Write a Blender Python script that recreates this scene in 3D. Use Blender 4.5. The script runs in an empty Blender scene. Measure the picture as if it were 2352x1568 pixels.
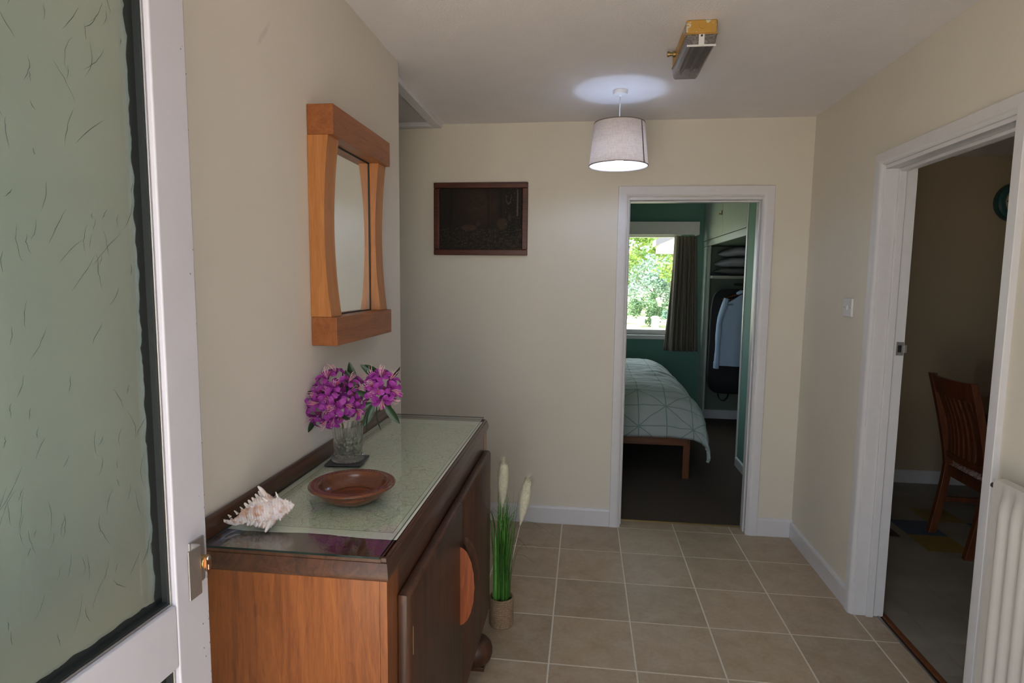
import bpy, bmesh, math, random
from mathutils import Vector, Matrix, noise as mnoise
PI = math.pi
random.seed(7)
scene = bpy.context.scene
COL = scene.collection

# ------------------------------------------------------------------ camera
S = .3375
F_PX = 1365.066
YAW, PITCH, ROLL = -0.12115066, 0.10270434, 0.01134804
CAM = Vector((0.10739529, -3.53593074, 1.48788765))
def cam_axes():
    f = Vector((math.sin(YAW)*math.cos(PITCH), math.cos(YAW)*math.cos(PITCH), -math.sin(PITCH)))
    rt = Vector((math.cos(YAW), -math.sin(YAW), 0)); up = rt.cross(f)
    c, s = math.cos(ROLL), math.sin(ROLL)
    return c*rt+s*up, -s*rt+c*up, f
cd = bpy.data.cameras.new('camera'); cam = bpy.data.objects.new('camera', cd); COL.objects.link(cam)
_r, _u, _f = cam_axes()
cam.matrix_world = Matrix(((_r.x, _u.x, -_f.x, CAM.x), (_r.y, _u.y, -_f.y, CAM.y), (_r.z, _u.z, -_f.z, CAM.z), (0, 0, 0, 1)))
cd.sensor_fit = 'HORIZONTAL'; cd.sensor_width = 36; cd.lens = F_PX/2352*36
cd.clip_start = .02; cd.clip_end = 300
scene.camera = cam

# ------------------------------------------------------------------ sky, sun, exposure
SKY, SUN = 4.9, 30.0
w = bpy.data.worlds.new('world'); scene.world = w; w.use_nodes = True
bg = w.node_tree.nodes['Background']
bg.inputs[0].default_value = (.84, .925, 1.0, 1); bg.inputs[1].default_value = SKY
sl = bpy.data.lights.new('sun', 'SUN'); so = bpy.data.objects.new('sun', sl); COL.objects.link(so)
sl.energy = SUN; sl.angle = .02; sl.color = (1, .96, .90)
so.rotation_euler = Vector((.62, .10, -.80)).to_track_quat('-Z', 'Y').to_euler()
vs = scene.view_settings
scene.display_settings.display_device = 'sRGB'
vs.view_transform = 'Standard'; vs.look = 'None'; vs.gamma = 1; vs.use_curve_mapping = False
vs.exposure = -.10
def portal(name, loc, rot, sx, sy):
    l = bpy.data.lights.new(name, 'AREA'); l.shape = 'RECTANGLE'; l.size = sx; l.size_y = sy
    l.cycles.is_portal = True
    o = bpy.data.objects.new(name, l); o.location = loc; o.rotation_euler = rot; COL.objects.link(o)

# ------------------------------------------------------------------ materials
def srgb(r, g, b):
    f = lambda c: (c/255/12.92 if c/255 <= .04045 else ((c/255+.055)/1.055)**2.4)
    return (f(r), f(g), f(b))
class NT:
    def __init__(s, name):
        s.m = bpy.data.materials.new(name); s.m.use_nodes = True
        s.t = s.m.node_tree; s.n = s.t.nodes; s.b = s.n['Principled BSDF']; s.out = s.n['Material Output']
    def add(s, ty, **kw):
        n = s.n.new(ty)
        for k, v in kw.items():
            if k.startswith('i_'): n.inputs[int(k[2:]) if k[2:].isdigit() else k[2:]].default_value = v
            else: setattr(n, k, v)
        return n
    def link(s, a, b): s.t.links.new(a, b)
    def coord(s, kind='Object', scale=(1, 1, 1), rot=(0, 0, 0)):
        tc = s.add('ShaderNodeTexCoord'); mp = s.add('ShaderNodeMapping')
        mp.inputs['Scale'].default_value = scale; mp.inputs['Rotation'].default_value = rot
        s.link(tc.outputs[kind], mp.inputs[0]); return mp.outputs[0]
    def noise(s, vec, scale, detail=4, rough=.6, dist=0):
        n = s.add('ShaderNodeTexNoise'); n.inputs['Scale'].default_value = scale; n.inputs['Detail'].default_value = detail
        n.inputs['Roughness'].default_value = rough; n.inputs['Distortion'].default_value = dist
        if vec is not None: s.link(vec, n.inputs['Vector'])
        return n.outputs['Fac']
    def ramp(s, fac, stops):
        r = s.add('ShaderNodeValToRGB'); e = r.color_ramp.elements
        while len(e) < len(stops): e.new(.5)
        for k, (p, c) in enumerate(stops):
            e[k].position = p; e[k].color = (*c, 1) if len(c) == 3 else c
        s.link(fac, r.inputs[0]); return r.outputs[0]
    def mix(s, fac, a, b, mode='MIX'):
        m = s.add('ShaderNodeMix', data_type='RGBA', blend_type=mode)
        for sock, v in ((m.inputs[0], fac), (m.inputs[6], a), (m.inputs[7], b)):
            if hasattr(v, 'is_linked'): s.link(v, sock)
            else: sock.default_value = v if not isinstance(v, tuple) else ((*v, 1) if len(v) == 3 else v)
        return m.outputs[2]
    def math(s, op, a, b=None, c=None):
        m = s.add('ShaderNodeMath', operation=op)
        for k, v in enumerate((a, b, c)):
            if v is None: continue
            if hasattr(v, 'is_linked'): s.link(v, m.inputs[k])
            else: m.inputs[k].default_value = v
        return m.outputs[0]
    def bump(s, h, strength=.3, dist=.002):
        b = s.add('ShaderNodeBump'); b.inputs['Strength'].default_value = strength; b.inputs['Distance'].default_value = dist
        s.link(h, b.inputs['Height']); s.link(b.outputs[0], s.b.inputs['Normal']); return b.outputs[0]
    def col(s, c):
        if hasattr(c, 'is_linked'): s.link(c, s.b.inputs['Base Color'])
        else: s.b.inputs['Base Color'].default_value = (*c, 1)
        return s
    def rough(s, r):
        if hasattr(r, 'is_linked'): s.link(r, s.b.inputs['Roughness'])
        else: s.b.inputs['Roughness'].default_value = r
        return s
def plain(name, c, r=.5, var=.06, nscale=40, bump=0, bscale=200, metal=0, spec=.5, coat=0, bdist=.001):
    t = NT(name); v = t.coord()
    n = t.noise(v, nscale)
    a = tuple(min(1, x*(1+var)) for x in c); b = tuple(x*(1-var) for x in c)
    t.col(t.ramp(n, [(.3, b), (.7, a)])); t.rough(r)
    t.b.inputs['Metallic'].default_value = metal; t.b.inputs['Specular IOR Level'].default_value = spec
    t.b.inputs['Coat Weight'].default_value = coat; t.b.inputs['Coat Roughness'].default_value = .1
    if bump: t.bump(t.noise(v, bscale, 3), bump, bdist)
    return t.m
def wood(name, light, dark, axis='Z', r=.35, fine=1.0, coat=.0, ring=.5, mid=None):
    t = NT(name); sc = {'X': (.06, 1, 1), 'Y': (1, .06, 1), 'Z': (1, 1, .06)}[axis]
    v = t.coord('Object', sc)
    n1 = t.noise(v, 26*fine, 6, .65, .6); n2 = t.noise(v, 240*fine, 3, .6)
    v2 = t.coord('Object', tuple(max(x, .12) for x in sc))
    n3 = t.noise(v2, 7*fine, 2, .5, 1.2)
    rings = t.math('FRACT', t.math('MULTIPLY', n3, 9.0))
    f = t.math('ADD', t.math('MULTIPLY', n1, .62), t.math('MULTIPLY', n2, .28))
    f = t.math('ADD', f, t.math('MULTIPLY', t.math('SUBTRACT', rings, .5), .22*ring))
    mid = mid or tuple((a+b)/2 for a, b in zip(light, dark))
    t.col(t.ramp(f, [(.28, dark), (.47, mid), (.66, light)]))
    t.rough(r); t.b.inputs['Coat Weight'].default_value = coat; t.b.inputs['Coat Roughness'].default_value = .15
    t.bump(n2, .12, .0006)
    return t.m
def vcol(name, r=.5, sss=0, trans=0, bump=0, bscale=200):
    t = NT(name); a = t.add('ShaderNodeAttribute', attribute_name='Col'); t.col(a.outputs['Color']); t.rough(r)
    if bump: t.bump(t.noise(t.coord(), bscale, 4), bump, .001)
    if trans:
        tr = t.add('ShaderNodeBsdfTranslucent'); t.link(a.outputs['Color'], tr.inputs[0])
        mx = t.add('ShaderNodeMixShader'); mx.inputs[0].default_value = trans
        t.link(t.b.outputs[0], mx.inputs[1]); t.link(tr.outputs[0], mx.inputs[2]); t.link(mx.outputs[0], t.out.inputs[0])
    return t.m
def fresnel2(t, ior):
    """same reflectance from both sides of a thin pane"""
    ge = t.add('ShaderNodeNewGeometry'); fr = t.add('ShaderNodeFresnel')
    t.link(t.math('MULTIPLY_ADD', ge.outputs['Backfacing'], 1/ior-ior, ior), fr.inputs[0]); return fr
def thin_glass(name, tint=(1, 1, 1), refl=1.0, rough=.0, ior=1.5):
    t = NT(name); t.n.remove(t.b)
    tr = t.add('ShaderNodeBsdfTransparent'); tr.inputs[0].default_value = (*tint, 1)
    gl = t.add('ShaderNodeBsdfGlossy'); gl.inputs['Roughness'].default_value = rough; gl.inputs[0].default_value = (refl, refl, refl, 1)
    fr = fresnel2(t, ior)
    mx = t.add('ShaderNodeMixShader'); t.link(fr.outputs[0], mx.inputs[0]); t.link(tr.outputs[0], mx.inputs[1]); t.link(gl.outputs[0], mx.inputs[2])
    t.link(mx.outputs[0], t.out.inputs[0]); return t.m

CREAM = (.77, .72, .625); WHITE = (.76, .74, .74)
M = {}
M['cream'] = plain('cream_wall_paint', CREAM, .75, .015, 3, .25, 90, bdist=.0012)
def smear():
    t = NT('pale_wall_paint_with_smear'); v = t.coord(); n = t.noise(v, 3)
    c = t.ramp(n, [(.3, (.74, .685, .625)), (.7, (.76, .705, .645))])
    mp = t.coord('Object'); se = t.add('ShaderNodeSeparateXYZ'); t.link(mp, se.inputs[0])
    dy = t.math('SUBTRACT', se.outputs[1], SM[0]); dz = t.math('SUBTRACT', se.outputs[2], SM[1])
    a = t.math('SUBTRACT', dy, t.math('MULTIPLY', dz, .8))
    d = t.math('ADD', t.math('POWER', t.math('DIVIDE', t.math('ABSOLUTE', a), .011), 2.0), t.math('POWER', t.math('DIVIDE', t.math('ABSOLUTE', dz), .045), 2.0))
    f = t.math('MULTIPLY', t.math('SUBTRACT', 1.0, t.math('MINIMUM', d, 1.0)), t.math('MULTIPLY', t.noise(v, 60, 2), .42))
    t.col(t.mix(f, c, (.33, .31, .32))); t.rough(.75); t.bump(t.noise(v, 90, 3), .25, .0012); return t.m
SM = (.245, 2.14)
M['cream_left'] = smear()
M['ceiling'] = plain('white_stippled_ceiling', (.87, .83, .845), .85, .02, 6, .5, 150, bdist=.004)
M['white'] = plain('white_gloss_paint', (.74, .73, .76), .38, .02, 30, .12, 60)
M['white_old'] = plain('worn_white_gloss_paint', (.48, .46, .505), .34, .025, 12, .12, 40)
M['grout'] = plain('pale_grout', (.76, .70, .62), .9, .08, 90)
M['green'] = plain('sea_green_wall_paint', (.15, .33, .28), .7, .02, 3, .2, 90)
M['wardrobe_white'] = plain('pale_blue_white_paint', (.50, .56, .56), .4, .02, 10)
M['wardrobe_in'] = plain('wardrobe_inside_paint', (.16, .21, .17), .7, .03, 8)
M['dark_skirting'] = plain('white_skirting_paint', (.62, .64, .68), .4, .02, 10)
M['plastic'] = plain('white_plastic', (.78, .77, .78), .35, .01, 20)
M['chrome'] = plain('chrome_metal', (.72, .70, .68), .22, .03, 60, metal=1)
M['alu'] = plain('brushed_aluminium', (.46, .44, .43), .48, .05, 120, .1, 300, metal=1)
M['brass'] = plain('aged_brass', (.42, .30, .13), .35, .1, 60, metal=1)
M['bronze_lock'] = plain('copper_lock_face', (.50, .25, .15), .3, .12, 90, metal=1)
M['black'] = plain('black_rubber', (.012, .015, .015), .5, .1, 60)
M['black_cloth'] = plain('black_nylon_cloth', (.010, .010, .013), .75, .2, 60, .3, 300)
M['slate'] = plain('dark_slate', (.035, .035, .038), .5, .2, 60, .2, 200)
M['paint_spot'] = plain('paint_chip_grey', (.2, .19, .19), .8, .1, 80)

def tile_mat():
    t = NT('beige_ceramic_tile'); v = t.coord()
    oi = t.add('ShaderNodeObjectInfo')
    va = t.add('ShaderNodeVectorMath', operation='ADD'); sc = t.add('ShaderNodeVectorMath', operation='SCALE')
    cb = t.add('ShaderNodeCombineXYZ'); t.link(oi.outputs['Random'], cb.inputs[0]); t.link(oi.outputs['Random'], cb.inputs[1])
    t.link(cb.outputs[0], sc.inputs[0]); sc.inputs['Scale'].default_value = 37
    t.link(v, va.inputs[0]); t.link(sc.outputs[0], va.inputs[1])
    n = t.noise(va.outputs[0], 9, 6, .62, .4); n2 = t.noise(va.outputs[0], 55, 4, .7)
    c = t.ramp(n, [(.30, (.40, .295, .190)), (.52, (.475, .37, .262)), (.72, (.545, .45, .34))])
    c = t.mix(.25, c, t.ramp(n2, [(.35, (.23, .18, .13)), (.65, (.44, .38, .31))]))
    br = t.math('MULTIPLY_ADD', oi.outputs['Random'], .16, .92)
    hs = t.add('ShaderNodeHueSaturation'); t.link(c, hs.inputs['Color']); t.link(br, hs.inputs['Value'])
    t.col(hs.outputs[0]); t.rough(t.math('MULTIPLY_ADD', n2, .2, .36)); t.bump(n2, .15, .0006); return t.m
M['tile'] = tile_mat()
def vinyl_mat(name, c):
    t = NT(name); v = t.coord()
    oi = t.add('ShaderNodeObjectInfo'); mp = t.add('ShaderNodeVectorMath', operation='ADD')
    cb = t.add('ShaderNodeCombineXYZ'); t.link(t.math('MULTIPLY', oi.outputs['Random'], 50), cb.inputs[2]); t.link(v, mp.inputs[0]); t.link(cb.outputs[0], mp.inputs[1])
    st = t.add('ShaderNodeMapping'); st.inputs['Scale'].default_value = (1, .3, 1); st.inputs['Rotation'].default_value = (0, 0, .8); t.link(mp.outputs[0], st.inputs[0])
    n = t.noise(st.outputs[0], 22, 5, .7, .5); n2 = t.noise(mp.outputs[0], 5, 3)
    base = t.ramp(n2, [(.3, tuple(x*.85 for x in c)), (.7, tuple(x*1.1 for x in c))])
    t.col(t.mix(t.ramp(n, [(.70, (0, 0, 0)), (.80, (1, 1, 1))]), base, tuple(x*.45 for x in c)))
    t.rough(.42); return t.m
M['vinyl'] = vinyl_mat('marbled_grey_vinyl', (.27, .245, .21))
M['vinyl_blue'] = vinyl_mat('blue_vinyl', (.035, .075, .14)); M['vinyl_yellow'] = vinyl_mat('yellow_vinyl', (.24, .165, .035))
M['carpet'] = plain('brown_carpet', (.088, .062, .050), .95, .35, 260, .8, 420, bdist=.004)

OAK_L, OAK_D = (.125, .046, .020), (.028, .0105, .0055)
M['oak_z'] = wood('dark_oak_upright', OAK_L, OAK_D, 'Z', .46, 1.0, .06)
M['oak_y'] = wood('dark_oak_lengthwise', OAK_L, OAK_D, 'Y', .34, 1.0, .3)
M['oak_x'] = wood('dark_oak_crosswise', OAK_L, OAK_D, 'X', .34, 1.0, .3)
M['oak_side_lit'] = wood('orange_brown_oak_lit_panel', (.35, .112, .024), (.13, .031, .007), 'Z', .34, 1.7, .3, .3)  # orange oak made lighter; door light on the near end is in the colour
M['oak_red_lit'] = wood('reddish_oak_lit_face', (.42, .105, .03), (.14, .028, .008), 'Z', .36, 1.4, .2)  # lit tone of the oak, painted on the handle's flat face
M['elm_z'] = wood('amber_timber_upright', (.60, .25, .072), (.36, .125, .030), 'Z', .45, 1.2, .12, .35)
M['elm_y'] = wood('amber_timber_crosswise', (.40, .135, .035), (.20, .055, .014), 'Y', .42, 1.2, .12, .4)
M['pine_z'] = wood('red_brown_pine', (.22, .075, .025), (.10, .03, .010), 'Z', .4)
M['pine_x'] = wood('red_brown_pine_crosswise', (.22, .075, .025), (.10, .03, .010), 'X', .4)
M['mahog'] = wood('dark_mahogany', (.15, .030, .012), (.035, .008, .004), 'X', .4, 1.2, .1)
M['bowl'] = wood('turned_reddish_wood', (.18, .050, .017), (.07, .017, .007), 'X', .27, 1.4, .4, .3)
M['chair_wood'] = wood('warm_brown_chair_wood', (.20, .060, .020), (.08, .021, .008), 'Z', .35, 1.2, .2)

# ------------------------------------------------------------------ helpers
def wloc(o):
    v = Vector((0, 0, 0))
    while o is not None: v = v + o.location; o = o.parent
    return v
def setp(o, label=None, cat=None, group=None, kind=None):
    if label: o['label'] = label
    if cat: o['category'] = cat
    if group: o['group'] = group
    if kind: o['kind'] = kind
    return o
def thing(name, loc, label, cat, group=None):
    o = bpy.data.objects.new(name, None); o.empty_display_size = .05; COL.objects.link(o); o.location = loc
    return setp(o, label, cat, group)
def obj(name, bm, mat, parent=None, smooth=False, bevel=0, seg=2, local=False, angle=.6, keep=False):
    """links bm (world coordinates unless local) as one mesh object"""
    me = bpy.data.meshes.new(name)
    if not keep: bmesh.ops.recalc_face_normals(bm, faces=bm.faces)
    if parent is not None:
        off = wloc(parent)
    else:
        xs = [v.co for v in bm.verts]
        off = Vector(((min(v.x for v in xs)+max(v.x for v in xs))/2, (min(v.y for v in xs)+max(v.y for v in xs))/2, min(v.z for v in xs)))
    if not local: bmesh.ops.translate(bm, verts=bm.verts, vec=-off)
    bm.to_mesh(me); bm.free()
    o = bpy.data.objects.new(name, me); COL.objects.link(o)
    for m in (mat if isinstance(mat, (list, tuple)) else [mat]): me.materials.append(m)
    if parent is not None: o.parent = parent
    else: o.location = off
    if smooth:
        for p in me.polygons: p.use_smooth = True
        if smooth == 'auto': me.set_sharp_from_angle(angle=angle)
    if bevel:
        b = o.modifiers.new('bevel', 'BEVEL'); b.width = bevel; b.segments = seg; b.limit_method = 'ANGLE'; b.angle_limit = .7
        b.harden_normals = True
        for p in me.polygons: p.use_smooth = True
    return o
def struct(name, bm, mat, parent=None, **k):
    o = obj(name, bm, mat, parent, **k)
    if parent is None: o['kind'] = 'structure'
    return o
def B(*boxes, bm=None):
    bm = bm or bmesh.new()
    for (x0, x1, y0, y1, z0, z1) in boxes:
        vs_ = [bm.verts.new((x, y, z)) for x in (x0, x1) for y in (y0, y1) for z in (z0, z1)]
        for f in ((0, 1, 3, 2), (4, 6, 7, 5), (0, 4, 5, 1), (2, 3, 7, 6), (0, 2, 6, 4), (1, 5, 7, 3)):
            bm.faces.new([vs_[i] for i in f])
    return bm
def lathe(prof, seg=32, c=(0, 0, 0), axis='Z', bm=None, fr=None, cap=True):
    """prof: list of (r, h); fr(i_prof, angle)->radius factor"""
    bm = bm or bmesh.new(); c = Vector(c); rings = []
    for k, (r, h) in enumerate(prof):
        ring = []
        for i in range(seg):
            a = 2*PI*i/seg; rr = r*(fr(k, a) if fr else 1)
            p = Vector((rr*math.cos(a), rr*math.sin(a), h))
            if axis == 'X': p = Vector((p.z, p.x, p.y))
            if axis == 'Y': p = Vector((p.x, p.z, p.y))
            ring.append(bm.verts.new(c+p))
        rings.append(ring)
    for a, b in zip(rings, rings[1:]):
        for i in range(seg): bm.faces.new((a[i], a[(i+1) % seg], b[(i+1) % seg], b[i]))
    if cap:
        if prof[0][0] > 1e-5: bm.faces.new(rings[0][::-1])
        if prof[-1][0] > 1e-5: bm.faces.new(rings[-1])
    return bm
def tube(pts, rad, seg=8, bm=None, cap=True, flat=1.0):
    bm = bm or bmesh.new(); pts = [Vector(p) for p in pts]; n = len(pts)
    rads = rad if isinstance(rad, (list, tuple)) else [rad]*n
    up = Vector((0, 0, 1)); rings = []; prev = None
    for i, p in enumerate(pts):
        d = (pts[min(i+1, n-1)]-pts[max(i-1, 0)]).normalized()
        if prev is None: u = d.cross(up if abs(d.z) < .9 else Vector((1, 0, 0))).normalized()
        else: u = (prev-d*prev.dot(d)).normalized()
        prev = u; v = d.cross(u)
        rings.append([bm.verts.new(p+u*math.cos(2*PI*k/seg)*rads[i]+v*math.sin(2*PI*k/seg)*rads[i]*flat) for k in range(seg)])
    for a, b in zip(rings, rings[1:]):
        for k in range(seg): bm.faces.new((a[k], a[(k+1) % seg], b[(k+1) % seg], b[k]))
    if cap: bm.faces.new(rings[0][::-1]); bm.faces.new(rings[-1])
    return bm
def prism(poly, axis, a, b, bm=None):
    """extrude a 2D polygon along an axis; poly in the other two axes (order xyz)"""
    bm = bm or bmesh.new()
    def P(u, v, t): return {'X': (t, u, v), 'Y': (u, t, v), 'Z': (u, v, t)}[axis]
    lo = [bm.verts.new(P(u, v, a)) for u, v in poly]; hi = [bm.verts.new(P(u, v, b)) for u, v in poly]
    n = len(poly); bm.faces.new(lo[::-1]); bm.faces.new(hi)
    for i in range(n): bm.faces.new((lo[i], lo[(i+1) % n], hi[(i+1) % n], hi[i]))
    return bm
def grid(fn, nu, nv, bm=None, closed_u=False):
    bm = bm or bmesh.new(); V = []
    for i in range(nu if closed_u else nu+1):
        V.append([bm.verts.new(fn(i/nu, j/nv)) for j in range(nv+1)])
    N = len(V)
    for i in range(nu):
        for j in range(nv):
            bm.faces.new((V[i][j], V[(i+1) % N][j], V[(i+1) % N][j+1], V[i][j+1]))
    return bm
def paint(o, fn):
    me = o.data; ca = me.color_attributes.new('Col', 'FLOAT_COLOR', 'POINT')
    for i, v in enumerate(me.vertices): ca.data[i].color = (*fn(v.co), 1)
def copy_tree(o, parent=None):
    c = o.copy(); COL.objects.link(c)
    if parent is not None: c.parent = parent
    for ch in list(o.children): copy_tree(ch, c)
    return c
def nz(x, y=0., z=0.): return mnoise.noise(Vector((x, y, z)))

# ------------------------------------------------------------------ room shell
XL, XR, YB, CZ = -.7016, 1.345, .015, 2.40
YF = -3.50                                   # inner face of the entrance wall
# floor: grout bed carrying one object per tile
floor = struct('floor', B((-2.6, 1.448, YF-.15, .13, -.05, -.0012)), M['grout'])
def tile_mesh(x0, x1, y0, y1):
    bm = B((x0, x1, y0, y1, -.006, 0)); return bm
g = .0034; shared = None
for i in range(-9, 5):
    for j in range(-11, 1):
        x0, x1, y0, y1 = i*S+g, (i+1)*S-g, j*S+g, (j+1)*S-g
        segs = []
        if j == 0:
            segs = [(max(x0, .350), min(x1, 1.085), y0, .108)] if x1 > .36 and x0 < 1.07 else []
        elif y1 > -.98:                        # also the passage to the left
            segs = [(max(x0, -2.6), min(x1, XR if not (-1.6 < (y0+y1)/2 < -.80) else 1.446), y0, y1)]
        else:
            if x1 < XL: continue
            segs = [(max(x0, XL), min(x1, XR if not (y1 > -1.60 and y0 < -.80) else 1.446), max(y0, YF-.1), y1)]
        for (a, b, c, d) in segs:
            if b-a < .012 or d-c < .012: continue
            if abs((b-a)-(S-2*g)) < 1e-6 and abs((d-c)-(S-2*g)) < 1e-6:
                if shared is None:
                    o = obj('tile', tile_mesh(-(S/2-g), S/2-g, -(S/2-g), S/2-g), M['tile'], None, local=True, bevel=.0012, seg=1); shared = o
                else: o = shared.copy(); COL.objects.link(o)
                o.parent = floor; o.location = Vector(((a+b)/2, (c+d)/2, 0))-floor.location
            else: obj('tile', tile_mesh(a, b, c, d), M['tile'], floor, bevel=.0012, seg=1)
ceil_ = struct('ceiling', B((-2.7, 1.40, YF-.2, .07, CZ, CZ+.12)), M['ceiling'])
struct('wall_left', B((XL-.10, XL, YF-.15, -.99, -.05, CZ)), M['cream_left'])
# back wall with the bedroom doorway: opening X .350..1.078, top 1.965
struct('wall_back', B((-2.6, .334, YB, .07, -.05, CZ), (1.101, 1.40, YB, .07, -.05, CZ), (.334, 1.101, YB, .07, 1.971, CZ)), M['cream'])
# right wall with the dining doorway: opening Y -1.605..-.80, top 1.985
YD0, YD1, ZD = -1.605, -.80, 1.985
struct('wall_right', B((XR, 1.408, YD1, YB+.05, -.05, CZ), (XR, 1.408, YF-.15, YD0, -.05, CZ), (XR, 1.408, YD0, YD1, ZD, CZ)), M['cream'])
struct('wall_passage_near', B((-2.6, XL-.10, -1.09, -.99, -.05, CZ)), M['cream'])
struct('wall_passage_end', B((-2.7, -2.6, -1.09, .07, -.05, CZ)), M['cream'])
# entrance wall behind the camera: opening kept door-sized to limit light from the right
EX0, EX1, EZ = -.585, .42, 2.12
struct('wall_front', B((XL-.10, EX0, YF-.15, YF, -.05, CZ), (EX1, 1.408, YF-.15, YF, -.05, CZ), (EX0, EX1, YF-.15, YF, EZ, CZ)), M['cream'])
# skirting boards
def skirt(name, axis, a, b, face, out, h=.10, t=.014, mat='white', lift=0):
    s = out
    prof = [(face, lift), (face+s*t, lift), (face+s*t, h-.014), (face+s*t*.75, h-.005), (face+s*t*.35, h), (face, h)]
    if axis == 'X': bm = prism([(p[0], p[1]) for p in prof], 'X', a, b)
    else: bm = prism([(p[0], p[1]) for p in prof], 'Y', a, b)
    return struct(name, bm, M[mat])
skirt('baseboard_back', 'X', -2.6, .2845, YB, -1, h=.108)
skirt('baseboard_back.001', 'X', 1.1475, XR, YB, -1, h=.108)
skirt('baseboard_right', 'Y', -.762, YB-.014, XR, -1, h=.095)
skirt('baseboard_right.001', 'Y', YF, -1.65, XR, -1, h=.095)
skirt('baseboard_left', 'Y', YF, -.99, XL, 1, h=.10)

def casing(name, parent, prof, path, place, mat):
    """profile swept with mitred corners; path: list of ((u,z),(du,dz)) outer corner and the direction its width grows; place(u,z,q)->xyz"""
    bm = bmesh.new(); R_ = []
    for (u, z), (du, dz) in path: R_.append([bm.verts.new(place(u+du*p, z+dz*p, q)) for p, q in prof])
    n = len(prof)
    for a, b in zip(R_, R_[1:]):
        for k in range(n): bm.faces.new((a[k], a[(k+1) % n], b[(k+1) % n], b[k]))
    bm.faces.new(R_[0][::-1]); bm.faces.new(R_[-1])
    return obj(name, bm, mat, parent, smooth='auto')
def casing_prof(w, t):                         # across the width: outer edge to opening edge
    return [(0, 0), (0, t*.9), (w*.03, t), (w*.66, t), (w*.80, t*.86), (w*.93, t*.52), (w, t*.34), (w, 0)]
# bedroom doorway lining (trim_1) with casing, stop and sill strip
def doorway_back():
    t0 = struct('trim_1', B((.334, .350, YB-.001, .131, 0, 1.971), (1.085, 1.101, YB-.001, .131, 0, 1.971), (.350, 1.085, YB-.001, .131, 1.955, 1.971)), M['white'], bevel=.002)
    w, t = .058, .019; P = casing_prof(w, t)
    casing('casing', t0, P, [((.285, 0), (1, 0)), ((.285, 2.031), (1, -1)), ((1.147, 2.031), (-1, -1)), ((1.147, 0), (-1, 0))], lambda u, z, q: (u, YB-q, z), M['white'])
    obj('door_stop', B((.350, .358, .045, .085, 0, 1.955), (1.077, 1.085, .045, .085, 0, 1.955), (.358, 1.077, .045, .085, 1.945, 1.955)), M['white'], t0, bevel=.003)
    obj('carpet_strip', B((.350, 1.085, .108, .122, 0, .007)), M['brass'], t0, bevel=.002)
doorway_back()
def doorway_right():
    t0 = struct('trim_2', B((XR-.001, 1.472, YD1-.016, YD1, 0, ZD), (XR-.001, 1.472, YD0, YD0+.016, 0, ZD), (XR-.001, 1.472, YD0+.016, YD1-.016, ZD-.016, ZD)), M['white'], bevel=.002)
    w, t = .052, .019; P = casing_prof(w, t)
    a, b, zt = YD1+.040, YD0-.040, ZD+.052
    casing('casing', t0, P, [((a, 0), (-1, 0)), ((a, zt), (-1, -1)), ((b, zt), (1, -1)), ((b, 0), (1, 0))], lambda u, z, q: (XR-q, u, z), M['white'])
    s = .013
    obj('door_stop', B((1.395, 1.425, YD1-.016-s, YD1-.016, 0, ZD-.016), (1.395, 1.425, YD0+.016, YD0+.016+s, 0, ZD-.016), (1.395, 1.425, YD0+.016+s, YD1-.016-s, ZD-.016-s, ZD-.016)), M['white'], t0, bevel=.003)
    bm = B((1.438, 1.468, YD1-.0185, YD1-.016, 1.185, 1.243), (1.468, 1.478, YD1-.026, YD1-.016, 1.197, 1.231))
    sp = obj('strike_plate', bm, M['alu'], t0, bevel=.001)
    obj('keeper_hole', B((1.445, 1.459, YD1-.0195, YD1-.0184, 1.199, 1.229)), M['black'], sp)
    for z in (1.191, 1.237): obj('screw', lathe([(.0001, -.0202), (.003, -.0195), (.0032, -.0183)], 10, (1.452, YD1, z), 'Y'), M['chrome'], sp)
doorway_right()
# threshold strips of the dining doorway (trim_3)
th = struct('trim_3', B((1.447, 1.456, YD0, YD1, -.004, .004)), M['alu'], bevel=.0015)
obj('dark_gap_strip', B((1.456, 1.468, YD0, YD1, -.01, -.003)), M['black'], th)
obj('wood_strip', B((1.468, 1.492, YD0, YD1, -.006, .005)), M['pine_z'], th, bevel=.003)
for yy in (-1.05, -1.35): obj('screw', lathe([(.0045, .0038), (.004, .005), (.0001, .0052)], 12, (1.4515, yy, 0)), M['chrome'], th)
# loft hatch frame in the ceiling over the passage (trim_4)
def hatch():
    x1, y0, y1, x0 = -.752, -.93, -.010, -1.45
    fw, d = .052, .028
    t0 = struct('trim_4', B((x1-fw, x1, y0, y1, CZ-d, CZ+.001)), M['white'], bevel=.004)
    obj('frame_bar', B((x0, x0+fw, y0, y1, CZ-d, CZ+.001)), M['white'], t0, bevel=.004)
    obj('frame_bar', B((x0+fw, x1-fw, y1-fw, y1, CZ-d, CZ+.001)), M['white'], t0, bevel=.004)
    obj('frame_bar', B((x0+fw, x1-fw, y0, y0+fw, CZ-d, CZ+.001)), M['white'], t0, bevel=.004)
    obj('bead', B((x1-fw-.010, x1-fw, y0+fw, y1-fw, CZ-.012, CZ)), M['white'], t0, bevel=.002)
    obj('panel', B((x0+fw+.003, x1-fw-.016, y0+fw+.003, y1-fw-.009, CZ-.007, CZ-.0005)), plain('grey_hatch_panel', (.62, .585, .59), .8), t0)
    obj('dark_gap_strip', B((x0+fw, x1-fw-.0105, y1-fw-.0088, y1-fw-.0002, CZ-.003, CZ)), M['black'], t0)  # black strip put in for the shade in the panel joint
hatch()

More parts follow.
